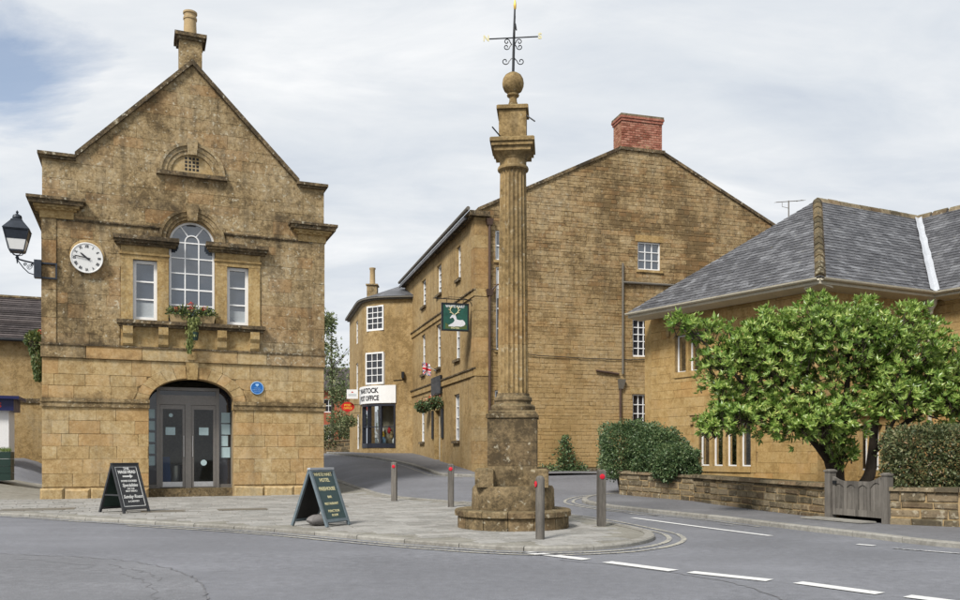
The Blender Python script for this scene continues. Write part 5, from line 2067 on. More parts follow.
for off in (1,):
    band(0, 0, 1, 1, .09, 'flagwhite', .006)
    band(1, 0, 0, 1, .09, 'flagwhite', .008)
    band(0, 0, 1, 1, .04, 'flagred', .012)
    band(1, 0, 0, 1, .04, 'flagred', .014)
    band(.5, 0, .5, 1, .17, 'flagwhite', .018)
    band(0, .5, 1, .5, .17, 'flagwhite', .022)
    band(.5, 0, .5, 1, .10, 'flagred', .028)
    band(0, .5, 1, .5, .10, 'flagred', .032)
for k, (t_, lab) in enumerate(((7.3, "hanging flower basket left of the inn door"), (4.9, "hanging flower basket right of the inn door"))):
    hbk = thing("hanging_basket", lab, "basket", fw_(t_, .35, 3.25), IR, "hanging baskets by the inn door")
    MB().lathe([(.03, -.16), (.15, -.08), (.2, .05), (.18, .05)], 14).build("basket_bowl", 'wovenbasket', hbk, True)
    b = MB()
    b.tube([(0, 0, .05), (0, 0, .45)], .006, 5)
    b.tube([(0, 0, .45), (.36, 0, .5)], .012, 5)
    b.build("bracket", 'black', hbk)
    b = MB()
    leafy(b, [((0, 0, .05), (.3, .3, .24), 2)], 900, .09, rng, .7)
    b.build("foliage", 'hedge', hbk)['kind'] = 'stuff'
    b = MB()
    for i in range(40):
        p = Vector((0, 0, .15)) + rvec(rng) * .27
        d = rvec(rng)
        leaf(b, p, d, d.cross(rvec(rng)).normalized(), .07, .03, (rng.random(), 0, 0))
    b.build("flowers", 'petal', hbk)['kind'] = 'stuff'

# ================================================================== post office with rounded corner
PX, PY = -3.15, 40.9
po = thing("post_office", "tan rounded corner building with slate roof and dark framed shop window", "building", (PX, PY, 0), 0)
pl_ = [(0.35, -.05), (-.6, .10), (-1.3, .2), (-1.85, .38), (-2.3, .72), (-2.62, 1.22), (-2.85, 1.9), (-3.3, 3.6), (-4.25, 7.2)]
pl_ = resample(smooth_line(pl_, 10), .1)


def mpo(u, d, z):
    k = max(0, min(len(pl_) - 2, int(u / .1)))
    f = u / .1 - k
    a, c = pl_[k], pl_[k + 1]
    dx, dy = c[0] - a[0], c[1] - a[1]
    l = math.hypot(dx, dy)
    return (a[0] + dx * f - dy / l * d * -1 * -1, a[1] + dy * f + dx / l * d, z)


# outward must point to the camera: check the sign once
_s = 1 if mpo(1.0, 1.0, 0)[1] < mpo(1.0, 0, 0)[1] else -1
_m0 = mpo


def mpo(u, d, z):
    return _m0(u, d * _s, z)


PU = (len(pl_) - 1) * .1
PE = 8.72


Pw = [(1.87, 2.92, 7.25, 8.47), (1.85, 2.98, 4.64, 6.2)]
Ps = (1.3, 3.6, 1.55, 3.68)
Pside = [(5.4, 6.3, 7.0, 8.2), (5.4, 6.3, 4.6, 6.0), (5.0, 5.9, 1.5, 3.3)]
Po = [tuple(sorted(o[:2])) + o[2:] for o in Pw + [Ps] + Pside]
sheet_wall(mpo, [i * .2 for i in range(int(PU / .2))] + [x for o in Po for x in o[:2]], [-.2, PE] + [x for o in Po for x in o[2:]], mk_hole(Po), .35, 0.0).build("wall", 'render', po)
for k, o in enumerate(Po):
    if k == 2:
        continue
    c0 = (o[0] + o[1]) / 2

    def mflat(u, d, z, c0=c0):
        p = Vector(mpo(c0, 0, 0))
        q = Vector(mpo(c0 + .05, 0, 0)) - Vector(mpo(c0 - .05, 0, 0))
        q.normalize()
        nn = Vector(mpo(c0, 1, 0)) - p
        return tuple(p + q * (u - c0) + nn * d + Vector((0, 0, z)))
    if k < 2:
        window(po, mflat, o[0], o[1], o[2], o[3], 3, 4, d=-.06 if k else -.08, fw=.075, bw=.035, glass='panedark', single=True)
    else:
        window(po, mflat, o[0], o[1], o[2], o[3], 2, 3, d=-.1, fw=.06, bw=.03, glass='panedark', single=True)
# shop window following the wall
o = Po[2]
b = MB()
n = 10
for i in range(n):
    a, c = o[0] + (o[1] - o[0]) * i / n, o[0] + (o[1] - o[0]) * (i + 1) / n
    b.mbox(mpo, a, c, -.12, .03, o[2], o[2] + .22)
    b.mbox(mpo, a, c, -.12, .03, o[3] - .1, o[3])
    b.mbox(mpo, a, c, -.10, .0, 2.55, 2.59)
for t_ in (0, .3, .66, .95):
    a = o[0] + (o[1] - o[0]) * t_
    b.mbox(mpo, a, a + .08, -.12, .032, o[2], o[3])
sw = b.build("shop_window", 'navy', po)
b = MB()
for i in range(n):
    a, c = o[0] + (o[1] - o[0]) * i / n, o[0] + (o[1] - o[0]) * (i + 1) / n
    b.add([mpo(a, -.08, o[2]), mpo(c, -.08, o[2]), mpo(c, -.08, o[3]), mpo(a, -.08, o[3])], [(0, 1, 2, 3)])
b.build("shop_glass", 'clearglass', sw)
b = MB()
for i in range(n):
    a, c = o[0] + (o[1] - o[0]) * i / n, o[0] + (o[1] - o[0]) * (i + 1) / n
    b.mbox(mpo, a, c, -.9, -.8, o[2] - .1, o[3] + .1)
    b.mbox(mpo, a, c, -.8, -.12, o[2] - .1, o[2] + .2)
b.build("shop_backing", 'lobby', sw)
cols = ['hart', 'pot', 'flagred', 'palebl', 'yellow', 'face', 'darkgreen', 'flagwhite', 'pot', 'petal', 'hart']
for i in range(11):
    t_ = (i + .7) / 11.8
    a = o[0] + (o[1] - o[0]) * t_
    p = mpo(a, -.3 - .15 * (i % 3), o[2] + .2 + .25 * (i % 3))
    s_ = rng.uniform(.7, 1.1)
    MB().lathe([(.06 * s_, 0), (.1 * s_, .06), (.1 * s_, .2 * s_), (.05 * s_, .28 * s_), (.065 * s_, .34 * s_)], 10, p).build("display_item", cols[i], sw, True)
for i in range(5):
    a = o[0] + (o[1] - o[0]) * (.55 + .09 * i)
    MB().mbox(mpo, a, a + .1, -.45, -.43, o[2] + .9, o[3] - .25 - .1 * (i % 2)).build("display_sheet", ('netcurtain', 'curtain', 'paper', 'curtain', 'netcurtain')[i], sw)
# name board bent round the corner
b = MB()
s0, s1 = 1.27, 4.2
for i in range(12):
    a, c = s0 + (s1 - s0) * i / 12, s0 + (s1 - s0) * (i + 1) / 12
    b.mbox(mpo, a, c, .02, .06, 3.72, 4.58)
nb = b.build("name_board", 'white', po)
sc_u = s0 + (s1 - s0) * .56
for (s_, zc_, sz, wd_) in (("MARTOCK", 4.33, .34, .92), ("POST OFFICE", 3.96, .34, .80)):
    text("sign_lettering", s_, sz, 'ink', nb, lambda x, y, n, zc_=zc_: mpo(sc_u - x, .062 + n, zc_ + y), bold=.012, sx=wd_)
# eaves and roof
b = MB()
n = 60
for i in range(n):
    a, c = PU * i / n, PU * (i + 1) / n
    b.mbox(mpo, a, min(c, PU - .01), -.2, .12, PE, PE + .06)
    b.mbox(mpo, a, min(c, PU - .01), -.2, .24, PE + .062, PE + .14)
b.build("eaves", 'greypipe', po)
b = MB()
rp = [mpo(PU * i / 40 * .995, .26, PE + .14) for i in range(41)]
top = [(-1.2 + .8 * (1 - i / 40) + -1.6 * (i / 40), 3.6 + 4 * (i / 40), 10.3) for i in range(41)]
b.add(rp + top, [(i, i + 1, 42 + i, 41 + i) for i in range(40)])
b.add([(0.5, .2, PE + .1), (.5, 3.6, 10.3), (-.4, 3.6, 10.3)] + [rp[0]], [(0, 1, 2, 3)])
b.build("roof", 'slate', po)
b = MB()
b.box(-2.55, -2.05, 1.9, 2.5, 8.7, 9.75)
b.box(-2.6, -2.0, 1.85, 2.55, 9.752, 9.82)
pc = b.build("chimney", 'old', po)
MB().lathe([(.17, 0), (.14, .1), (.13, .75), (.16, .8), (.16, .86)], 16, (-2.3, 2.2, 9.82)).build("chimney_pot", 'pot', pc, True)
MB().tube([(.15, -.2, 1.2), (.15, -.2, 8.7)], .05, 8).build("downpipe", 'rust', po)
b = MB()
b.box(-.62, -.5, -.12, .1, 4.9, 5.2)
b.build("alarm_box", 'black', po)
MB().tube([mpo(.8, .02, 4.85), mpo(1.4, .02, 4.8)], .014, 5).build("cable", 'black', po)
# signs projecting on the lane side
ps = thing("projecting_sign", "small white projecting sign above the red oval one beside the shop", "sign", (-6.35, 42.3, 4.0), 0)
MB().box(-.28, .28, -.02, .02, 0, .46).build("sign_panel", 'white', ps)
MB().tube([(.28, 0, .4), (.62, .15, .4)], .015, 6).build("bracket", 'black', ps)
MB().prism([(-.06, -.021, .3), (.06, -.021, .3), (.0, -.021, .38)], [(-.06, -.024, .3), (.06, -.024, .3), (.0, -.024, .38)]).build("sign_motif", 'postred', ps)
MB().box(-.2, .2, -.023, -.0205, .13, .25).build("faint_print", 'palepaint', ps)
so = thing("oval_sign", "red oval sign with yellow lettering projecting beside the shop window", "sign", (-6.62, 42.6, 3.62), 0)
b = MB()
e = [(.33 * math.cos(2 * PI * i / 28), .24 * math.sin(2 * PI * i / 28)) for i in range(28)]
b.prism([(x, -.03, z) for x, z in e], [(x, .03, z) for x, z in e])
b.build("sign_panel", 'postred', so)
text("sign_lettering", "POST", .15, 'yellow', so, lambda x, y, n: (x, -.031 - n, .07 + y), bold=.004)
text("sign_lettering", "OFFICE", .13, 'yellow', so, lambda x, y, n: (x, -.031 - n, -.08 + y), bold=.003)
MB().tube([(.3, 0, .1), (.75, .2, .1)], .015, 6).build("bracket", 'black', so)
fb = thing("shop_flowers", "grey green flowering basket under the red oval sign", "basket", (-6.55, 42.7, 2.85), 0)
MB().lathe([(.03, -.2), (.2, -.1), (.25, .0)], 12).build("basket_bowl", 'wovenbasket', fb)
MB().tube([(0, 0, 0), (.1, .1, .45), (.6, .3, .5)], .012, 5).build("bracket", 'black', fb)
b = MB()
leafy(b, [((0, 0, .05), (.38, .35, .25), 2)], 700, .10, rng, .7)
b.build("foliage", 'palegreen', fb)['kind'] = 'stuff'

# ================================================================== cottage on the right
rng = random.Random(41)
KX, KY = 8.17, 20.58
cot = thing("cottage", "orange hamstone cottage with hipped slate roof and mullioned windows", "building", (KX, KY, 0), 0)
AD, BD_ = Vector((-.52, .854)).normalized(), Vector((.9, .436)).normalized()
AN, BN = Vector((-AD.y, AD.x)), Vector((BD_.y, -BD_.x))
if AN.dot(BD_) > 0:
    AN = -AN
CO = BD_ * 4.05
CDV = -AD


def mA(t, d, z):
    p = AD * t + AN * d
    return (p.x, p.y, z)


def mB(t, d, z):
    p = BD_ * t + BN * d
    return (p.x, p.y, z)


def mC(t, d, z):
    p = CO + CDV * t + AN * d
    return (p.x, p.y, z)


EH = 5.42
WA = [(2.03, 3.88, .90, 2.07), (3.85, 4.82, 3.59, 4.66)]
WB = [(1.55, 3.10, .82, 1.97), (1.5, 3.1, 3.45, 4.5)]
WC = [(1.2, 2.8, .9, 2.1)]
for (mp, ops_, ln, seed) in ((mA, WA, 5.83, 1), (mB, WB, 4.05, 2), (mC, WC, 6.0, 3)):
    sur = [(o[0] - .17, o[1] + .17, o[2] - .16, o[3] + .16) for o in ops_]
    sheet_wall(mp, [0, ln] + [x for o in ops_ for x in o[:2]], [-.2, EH + .2] + [x for o in ops_ for x in o[2:]], mk_hole(ops_), .35, -.02).build("wall", 'mortar', cot)
    pp = lay_courses(0, ln, 0.0, EH + .2, .25, .62, random.Random(seed), sur)
    set_stones(cot, pp, mp, 'cottage', rng, {1: 150, 2: 90, 3: 60}[seed], rest="wall_stonework", joint=.002, ch=.005, rough=.003, prot=.002)
    for wi, o in enumerate(ops_):
        # stone surround, mullions and hood mould
        su = sur[wi]
        b = MB()
        b.mbox(mp, su[0], o[0], -.2, .012, su[2], su[3])
        b.mbox(mp, o[1], su[1], -.2, .012, su[2], su[3])
        b.mbox(mp, o[0], o[1], -.2, .012, o[3], su[3])
        b.mbox(mp, o[0], o[1], -.2, .035, su[2], o[2])
        wo = b.build("window_surround", 'cottage', cot)
        nl = 4 if o[1] - o[0] > 1.4 and wi == 0 else (3 if o[1] - o[0] > 1.4 else 2)
        w = (o[1] - o[0] - (nl - 1) * .10) / nl
        for i in range(nl):
            a = o[0] + i * (w + .10)
            if i:
                MB().mbox(mp, a - .10, a, -.2, .0, o[2], o[3]).build("mullion", 'cottage', wo)
            fr = MB()
            f_ = .036
            fr.mbox(mp, a, a + f_, -.14, -.115, o[2], o[3])
            fr.mbox(mp, a + w - f_, a + w, -.14, -.115, o[2], o[3])
            fr.mbox(mp, a + f_, a + w - f_, -.14, -.115, o[2], o[2] + f_)
            fr.mbox(mp, a + f_, a + w - f_, -.14, -.115, o[3] - f_, o[3])
            fr.build("casement_frame", 'white', wo)
            MB().add([mp(a + f_, -.132, o[2] + f_), mp(a + w - f_, -.132, o[2] + f_), mp(a + w - f_, -.132, o[3] - f_), mp(a + f_, -.132, o[3] - f_)], [(0, 1, 2, 3)]).build("pane", 'clearglass', wo)
            # hung curtain folds behind the glass
            cb = MB()
            n = 12
            vs = []
            for z in (o[2], o[3]):
                vs += [mp(a + w * (k / n), -.19 + .022 * math.sin(k * 1.9 + i), z) for k in range(n + 1)]
            cb.add(vs, [(k, k + 1, n + 2 + k, n + 1 + k) for k in range(n)])
            cb.build("curtain", 'curtain', wo)
        b = MB()
        b.mbox(mp, su[0] - .12, su[1] + .12, 0, .07, su[3] + .03, su[3] + .09)
        b.mbox(mp, su[0] - .12, su[1] + .12, 0, .11, su[3] + .092, su[3] + .14)
        b.mbox(mp, su[0] - .12, su[0] - .02, 0, .07, su[3] - .16, su[3] + .03)
        b.mbox(mp, su[1] + .02, su[1] + .12, 0, .07, su[3] - .16, su[3] + .03)
        b.build("hood_mould", 'rubble', cot)
b = MB()
for (t0, t1) in ((0, 5.8),):
    b.mbox(mA, t0, t1, -7.5, -7.3, -.2, EH)
b.mbox(lambda t, d, z: tuple(Vector(mA(5.83, 0, 0)) + Vector((*(BD_ * t - BN * d), z))), 0, 7.4, -.02, .3, -.2, EH)
b.build("rear_wall", 'cottage', cot)

# roof planes
E0 = Vector((-.17, -.58, EH - .02))
E1 = Vector((-3.80, 4.52, EH - .02))
E2 = Vector((3.475, 1.19, EH - .02))
AP = Vector((1.43, 3.62, 8.46))
VT = Vector((5.25, 5.47, 8.46))
C3 = Vector((CDV.x, CDV.y, 0))
E3, VT3 = E2 + C3 * 7, VT + C3 * 7
E4 = E1 + Vector((BD_.x, BD_.y, 0)) * 11
E5 = VT + Vector((BD_.x, BD_.y, 0)) * 4
b = MB()
for q in ((E1, E0, AP), (E0, E2, VT, AP), (E2, E3, VT3, VT), (E4, E1, AP, E5)):
    b.add(list(q), [tuple(range(len(q)))])
b.build("roof_boarding", 'slate', cot)


def slates(poly, nmax):
    """slates on a roof plane; poly[0]->poly[1] is the eaves"""
    o, ex = poly[0], (poly[1] - poly[0]).normalized()
    nr = (poly[1] - poly[0]).cross(poly[2] - poly[0]).normalized()
    if nr.z < 0:
        nr = -nr
    ey = nr.cross(ex)
    if ey.z < 0:
        ey = -ey
    P2 = [((p - o).dot(ex), (p - o).dot(ey)) for p in poly]
    cxm = sum(p[0] for p in P2) / len(P2), sum(p[1] for p in P2) / len(P2)
    hv = []
    for i in range(len(P2)):
        a, c = P2[i], P2[(i + 1) % len(P2)]
        n_ = (c[1] - a[1], -(c[0] - a[0]))
        k = n_[0] * a[0] + n_[1] * a[1]
        if n_[0] * cxm[0] + n_[1] * cxm[1] > k:
            n_, k = (-n_[0], -n_[1]), -k
        hv.append((n_[0], n_[1], k))
    xs, ys = [p[0] for p in P2], [p[1] for p in P2]
    res = []
    y, row = -.03, 0
    while y < max(ys):
        x = min(xs) - (0.14 if row % 2 else 0) + rng.uniform(-.03, .03)
        h = .155
        while x < max(xs):
            w = .23 * rng.uniform(.8, 1.2)
            p = [(x + .004, y), (x + w - .004, y + rng.uniform(-.006, .006)), (x + w - .004, y + h + .04), (x + .004, y + h + .04)]
            for hf in hv[1:]:
                p = clip_half(p, *hf)
                if len(p) < 3:
                    break
            if len(p) >= 3 and area(p) > .004:
                e = rng.uniform(-.004, .006)
                tt = rt(rng)
                lo, hi = [], []
                for q in p:
                    f = (q[1] - y) / (h + .04)
                    base = o + ex * q[0] + ey * q[1]
                    lo.append(base + nr * (.006 * (1 - f) + .001))
                    hi.append(base + nr * (.016 * (1 - f) + .005 + .6 * e * (1 - f)))
                res.append((lo, hi, tt, area(p) / (1 + y)))
            x += w
        y += h
        row += 1
    return res


allsl = []
for q in ((E1, E0, AP), (E0, E2, VT, AP), (E2, E3, VT3, VT)):
    allsl += slates(q, 0)
allsl.sort(key=lambda s: -s[3])
for (lo, hi, tt, _) in allsl[:300]:
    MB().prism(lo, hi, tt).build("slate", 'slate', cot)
b = MB()
for (lo, hi, tt, _) in allsl[300:]:
    b.prism(lo, hi, tt)
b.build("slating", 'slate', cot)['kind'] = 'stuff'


def cap_tiles(p, q, n, r, name, mat):
    for i in range(n):
        a, c = p.lerp(q, i / n), p.lerp(q, (i + 1) / n - .01)
        d = (c - a).normalized()
        sd_ = d.cross(Vector((0, 0, 1))).normalized()
        up = sd_.cross(d)
        j = rng.uniform(-.012, .012)
        pr = [(-r, -.09), (-r * .6, .03 + j), (0, .085 + j), (r * .6, .03 + j), (r, -.09), (0, -.02)]
        b = MB()
        b.prism([a + sd_ * x + up * z for x, z in pr], [c + sd_ * x + up * z for x, z in pr], rt(rng))
        b.build(name, mat, cot)


cap_tiles(E0 + (AP - E0) * .01, AP, 14, .15, "hip_tile", 'ledge')
cap_tiles(AP, VT, 10, .11, "ridge_tile", 'gardenwall')
cap_tiles(VT, VT3, 14, .11, "ridge_tile", 'gardenwall')
# lead valley
b = MB()
vd = (VT - E2)
nB_ = (E2 - E0).cross(AP - E0).normalized()
nC_ = (E3 - E2).cross(VT - E2).normalized()
nB_ = nB_ if nB_.z > 0 else -nB_
nC_ = nC_ if nC_.z > 0 else -nC_
d = vd.normalized()
s1 = nB_.cross(d).normalized()
s1 = s1 if s1.dot(E0 - E2) > 0 else -s1
s2 = nC_.cross(d).normalized()
s2 = s2 if s2.dot(E3 - E2) > 0 else -s2
n = 16
vs = []
for i in range(n + 1):
    p = E2.lerp(VT, i / n) - d * (.12 if i == 0 else 0)
    w = .15 + rng.uniform(-.015, .015)
    vs += [p + s1 * w + nB_ * .05, p + nB_ * .03 + nC_ * .02, p + s2 * (w * .8) + nC_ * .05]
b.add(vs, [(i * 3 + j, i * 3 + j + 1, i * 3 + 4 + j, i * 3 + 3 + j) for i in range(n) for j in range(2)])
b.build("lead_valley", 'lead', cot)
# soffit, fascia and gutter along the eaves
for (p, q, nn) in ((E1, E0, AN), (E0, E2, BN), (E2, E3, AN)):
    n3 = Vector((nn.x, nn.y, 0))
    b = MB()
    dn = Vector((0, 0, -1))
    pr = [(0, -.03), (0, -.16), (-.48, -.22), (-.48, -.03)]
    b.prism([p + n3 * x + Vector((0, 0, z)) for x, z in pr], [q + n3 * x + Vector((0, 0, z)) for x, z in pr])
    b.build("soffit", 'cream', cot)
    vs, fs = [], []
    for e in (p, q):
        for k in range(7):
            a = PI + PI * k / 6
            vs.append(e + n3 * (.07 + .065 * math.cos(a)) + Vector((0, 0, -.03 + .065 * math.sin(a))))
    fs = [(k, k + 1, 8 + k, 7 + k) for k in range(6)]
    MB().add(vs, fs).build("gutter", 'cream', cot)
hp = Vector(mB(3.9, .12, 0))
b = MB()
b.lathe([(.05, 4.85), (.06, 4.95), (.14, 5.1), (.15, 5.2), (.2, 5.22), (.2, 5.3), (.12, 5.3)], 14, (hp.x - .05, hp.y - .15, 0))
hpr = b.build("rainwater_head", 'cream', cot, True)
MB().tube([(hp.x - .05, hp.y - .15, 4.9), (hp.x, hp.y, 4.6), (hp.x, hp.y, .2)], .05, 10).build("downpipe", 'cream', hpr, True)
b = MB()
b.lathe([(.0, 0), (.12, .05), (.14, .14), (.05, .2)], 14)
b.build("wall_lamp", 'black', cot, True, loc=mC(.75, .12, 1.85))
# aerial beyond the ridge
ae = thing("tv_aerial", "thin television aerial behind the ridge of the slate roof", "aerial", (10.35, 28.5, 8.32), 0)
ae.scale = (1.1, 1.1, 1.1)
MB().tube([(0, 0, -1.5), (0, 0, 1.28)], .018, 6).build("mast", 'greypipe', ae)
b = MB()
b.tube([(-.42, -.1, 1.2), (.5, .1, 1.32)], .012, 5)
b.build("boom", 'greypipe', ae)
for k in range(7):
    t_ = k / 6
    x, y, z = -.42 + .92 * t_, -.1 + .2 * t_, 1.2 + .12 * t_
    l = .10 + .05 * (k == 5)
    MB().tube([(x + .2 * l, y - l, z - .02), (x - .2 * l, y + l, z + .02)], .006, 4).build("element", 'greypipe', ae)
MB().tube([(-.2, 0, 1.22), (-.2, 0, 1.1), (0, 0, 1.05)], .008, 4).build("brace", 'greypipe', ae)

# ================================================================== garden wall, gate, hedges
rng = random.Random(51)


def stone_wall_run(root, pts, h0, h1, ch, cw, mat, thick=.32, cope=True):
    """free-standing coursed wall along pts (outer face), stones as parts"""
    for i in range(len(pts) - 1):
        a, c = Vector(pts[i]), Vector(pts[i + 1])
        d = (c - a)
        L_ = d.length
        d.normalize()
        nrm = Vector((d.y, -d.x))
        ga, gc = gz(*a) + .06, gz(*c) + .06
        za, zc_ = h0 + ga if h0 < 2 else h0, h1 + gc

        def mp(u, dd, z):
            p = a + d * u + nrm * dd
            return (p.x, p.y, z + ga + (gc - ga) * u / L_)
        b = MB()
        b.mbox(mp, 0, L_, -thick, -.02, -.15, h0)
        b.build("core", 'mortar', root)
        pp = lay_courses(0, L_, -.03, h0, ch, cw, rng)
        for p in pp:
            b = MB()
            stone_mesh(b, p, mp, rng, .008, 0, -.04, .018, .012, .012)
            b.build("stone", mat, root)
        if cope:
            u = 0
            while u < L_ - .02:
                w = min(rng.uniform(.5, .8), L_ - u)
                if L_ - u - w < .2:
                    w = L_ - u
                b = MB()
                k = .012
                e = rng.uniform(-.008, .008)
                b.hexa([mp(u + .004, .05 + e, h0 + .002), mp(u + w - .004, .05 + e, h0 + .002), mp(u + w - .004, -thick - .03, h0 + .002), mp(u + .004, -thick - .03, h0 + .002),
                        mp(u + .004, .03 + e, h0 + .07 + e), mp(u + w - .004, .03 + e, h0 + .07 + e), mp(u + w - .004, -thick - .01, h0 + .075), mp(u + .004, -thick - .01, h0 + .075)], rt(rng))
                b.build("coping_stone", mat, root)
                u += w


gwl = thing("garden_wall", "low mossy stone garden wall left of the wooden gate", "wall", (6.2, 15.3, 0), 0)
gwr = thing("garden_wall", "low stone and brick garden wall right of the wooden gate", "wall", (6.75, 13.9, 0), 0)


def local(root, pts):
    return pts


gwl.location = gwr.location = (0, 0, 0)
stone_wall_run(gwl, [(4.3, 23.6), (3.66, 22.4), (5.1, 20.3), (6.2, 15.3)], .56, .56, .135, .36, 'gardenwall')
stone_wall_run(gwr, [(6.72, 13.96), (7.54, 13.38), (9.3, 12.2)], .55, .55, .13, .34, 'gardenwall')

ga_, gb_ = Vector((6.24, 15.22)), Vector((6.70, 14.04))
gd = (gb_ - ga_)
GL = gd.length
gate = thing("garden_gate", "weathered grey panelled wooden gate with dipped top between the garden walls", "gate", (ga_.x, ga_.y, gz(*ga_) + .09), math.atan2(gd.y, gd.x))


def gtop(x):           # ogee dip
    t_ = abs(x - GL / 2) / (GL / 2)
    return .66 + .10 * sm(t_, .45, 1.0)


for (x, w, h) in ((-.02, .13, .84), (GL - .02, .11, .80)):
    b = MB()
    q = lambda k, z: [(x + k, -.07 + k, z), (x + w - k, -.07 + k, z), (x + w - k, .07 - k, z), (x + k, .07 - k, z)]
    b.add(q(0, -.1) + q(0, h - .03) + q(-.015, h - .03) + q(-.015, h - .005) + q(.02, h + .02), [(16, 17, 18, 19)] + [(k + i, k + (i + 1) % 4, k + 4 + (i + 1) % 4, k + 4 + i) for k in (0, 4, 8, 12) for i in range(4)], rt(rng))
    b.build("gate_post", 'oldwood', gate)
x0, x1 = .125, GL - .035
np_ = 4
sw_ = .07
pw = (x1 - x0 - sw_ * (np_ + 1)) / np_
for i in range(np_ + 1):
    x = x0 + i * (pw + sw_)
    b = MB()
    b.hexa([(x, -.03, .06), (x + sw_, -.03, .06), (x + sw_, .03, .06), (x, .03, .06), (x, -.03, gtop(x) - .001), (x + sw_, -.03, gtop(x + sw_) - .001), (x + sw_, .03, gtop(x + sw_) - .001), (x, .03, gtop(x) - .001)], rt(rng))
    b.build("stile", 'oldwood', gate)
for i in range(np_):
    x = x0 + sw_ + i * (pw + sw_)
    for k in range(2):
        a, c = x + k * pw / 2 + .002, x + (k + 1) * pw / 2 - .002
        b = MB()
        b.hexa([(a, -.012, .17), (c, -.012, .17), (c, .012, .17), (a, .012, .17), (a, -.012, gtop(a) - .06), (c, -.012, gtop(c) - .06), (c, .012, gtop(c) - .06), (a, .012, gtop(a) - .06)], rt(rng))
        b.build("plank", 'oldwood', gate)
    # arched top rail piece and bottom rail
    b = MB()
    n = 6
    xs_ = [x + pw * k / n for k in range(n + 1)]
    up_ = [(q, gtop(q)) for q in xs_]
    dn_ = [(q, gtop(q) - .11 + .05 * math.sin(PI * k / n)) for k, q in enumerate(xs_)][::-1]
    b.prism([(q, -.028, z) for q, z in up_ + dn_], [(q, .028, z) for q, z in up_ + dn_], rt(rng))
    b.build("top_rail", 'oldwood', gate)
    b = MB()
    b.box(x, x + pw, -.028, .028, .06, .17, rt(rng))
    b.build("bottom_rail", 'oldwood', gate)
MB().box(x0 + .02, x0 + .1, -.05, -.03, .60, .66).build("latch", 'black', gate)
b = MB()
b.prism([(-.15, -.5, 0), (GL - .1, -.42, 0), (GL - .1, -.1, 0), (-.15, -.1, 0)], [(-.15, -.5, .025), (GL - .1, -.42, .025), (GL - .1, -.1, .025), (-.15, -.1, .025)])
tag(b.build("gate_step", 'kerb', None, loc=(ga_.x, ga_.y, gz(*ga_) + .075), rot=(0, 0, math.atan2(gd.y, gd.x))), "pale flat stone step laid before the wooden gate", "step")


def hedge(name, lab, blobs, n, size, mat, stems, floor=.2, noise=.12):
    root = thing(name, lab, "hedge", (blobs[0][0][0], blobs[0][0][1], gz(blobs[0][0][0], blobs[0][0][1]) + .16), 0)
    o = root.location
    bl = [((c[0] - o.x, c[1] - o.y, c[2] - o.z), r, p) for c, r, p in blobs]
    b = MB()
    leafy(b, bl, n, size, rng, .45, noise)
    b.build("foliage", mat, root)['kind'] = 'stuff'
    for (x, y) in stems:
        b = MB()
        pts = [(x - o.x, y - o.y, -.15)]
        for k in range(3):
            pts.append((pts[-1][0] + rng.uniform(-.12, .12), pts[-1][1] + rng.uniform(-.08, .08), .2 + .28 * k))
        b.tube(pts, [.03, .025, .018, .01], 6)
        b.build("stem", 'bark', root)
    return root


hedge("clipped_bush", "clipped dark green bush with a sloping shoulder over the garden wall end", [((4.1, 23.0, 1.32), (.80, .8, .72), 4.5), ((4.62, 22.3, 1.20), (.70, .8, .66), 3), ((4.86, 21.3, 0.98), (.55, .75, .46), 2.6)], 60000, .065, 'hedge', [(3.8, 22.9), (4.3, 22.6), (4.7, 21.6)])
hedge("garden_hedge", "square clipped olive hedge behind the wall right of the gate", [((7.75, 14.15, 1.14), (.95, .42, .52), 5), ((9.2, 13.2, 1.16), (1.05, .5, .52), 5)], 34000, .062, 'hedge2', [(7.1, 14.2), (7.4, 14.15), (7.8, 14.0), (8.2, 13.8), (8.6, 13.6)], noise=.04)

# ================================================================== magnolia
rng = random.Random(61)
TX, TY = 7.25, 17.0
TZ = gz(TX, TY) + .16
tree = thing("magnolia_tree", "broad evergreen magnolia with glossy leaves behind the garden gate", "tree", (TX, TY, TZ), 0)


def limb(pts, r):
    b = MB()
    pts = [Vector(p) for p in pts]
    sp2 = []
    for i in range(len(pts) - 1):
        p0, p1, p2, p3 = pts[max(i - 1, 0)], pts[i], pts[i + 1], pts[min(i + 2, len(pts) - 1)]
        for k in range(5):
            t = k / 5
            sp2.append(.5 * (2 * p1 + (p2 - p0) * t + (2 * p0 - 5 * p1 + 4 * p2 - p3) * t * t + (3 * p1 - p0 - 3 * p2 + p3) * t ** 3))
    sp2.append(pts[-1])
    n = len(sp2)
    rr = [r[0] + (r[1] - r[0]) * (i / (n - 1)) ** .8 for i in range(n)]
    b.tube(sp2, rr, 10)
    return b


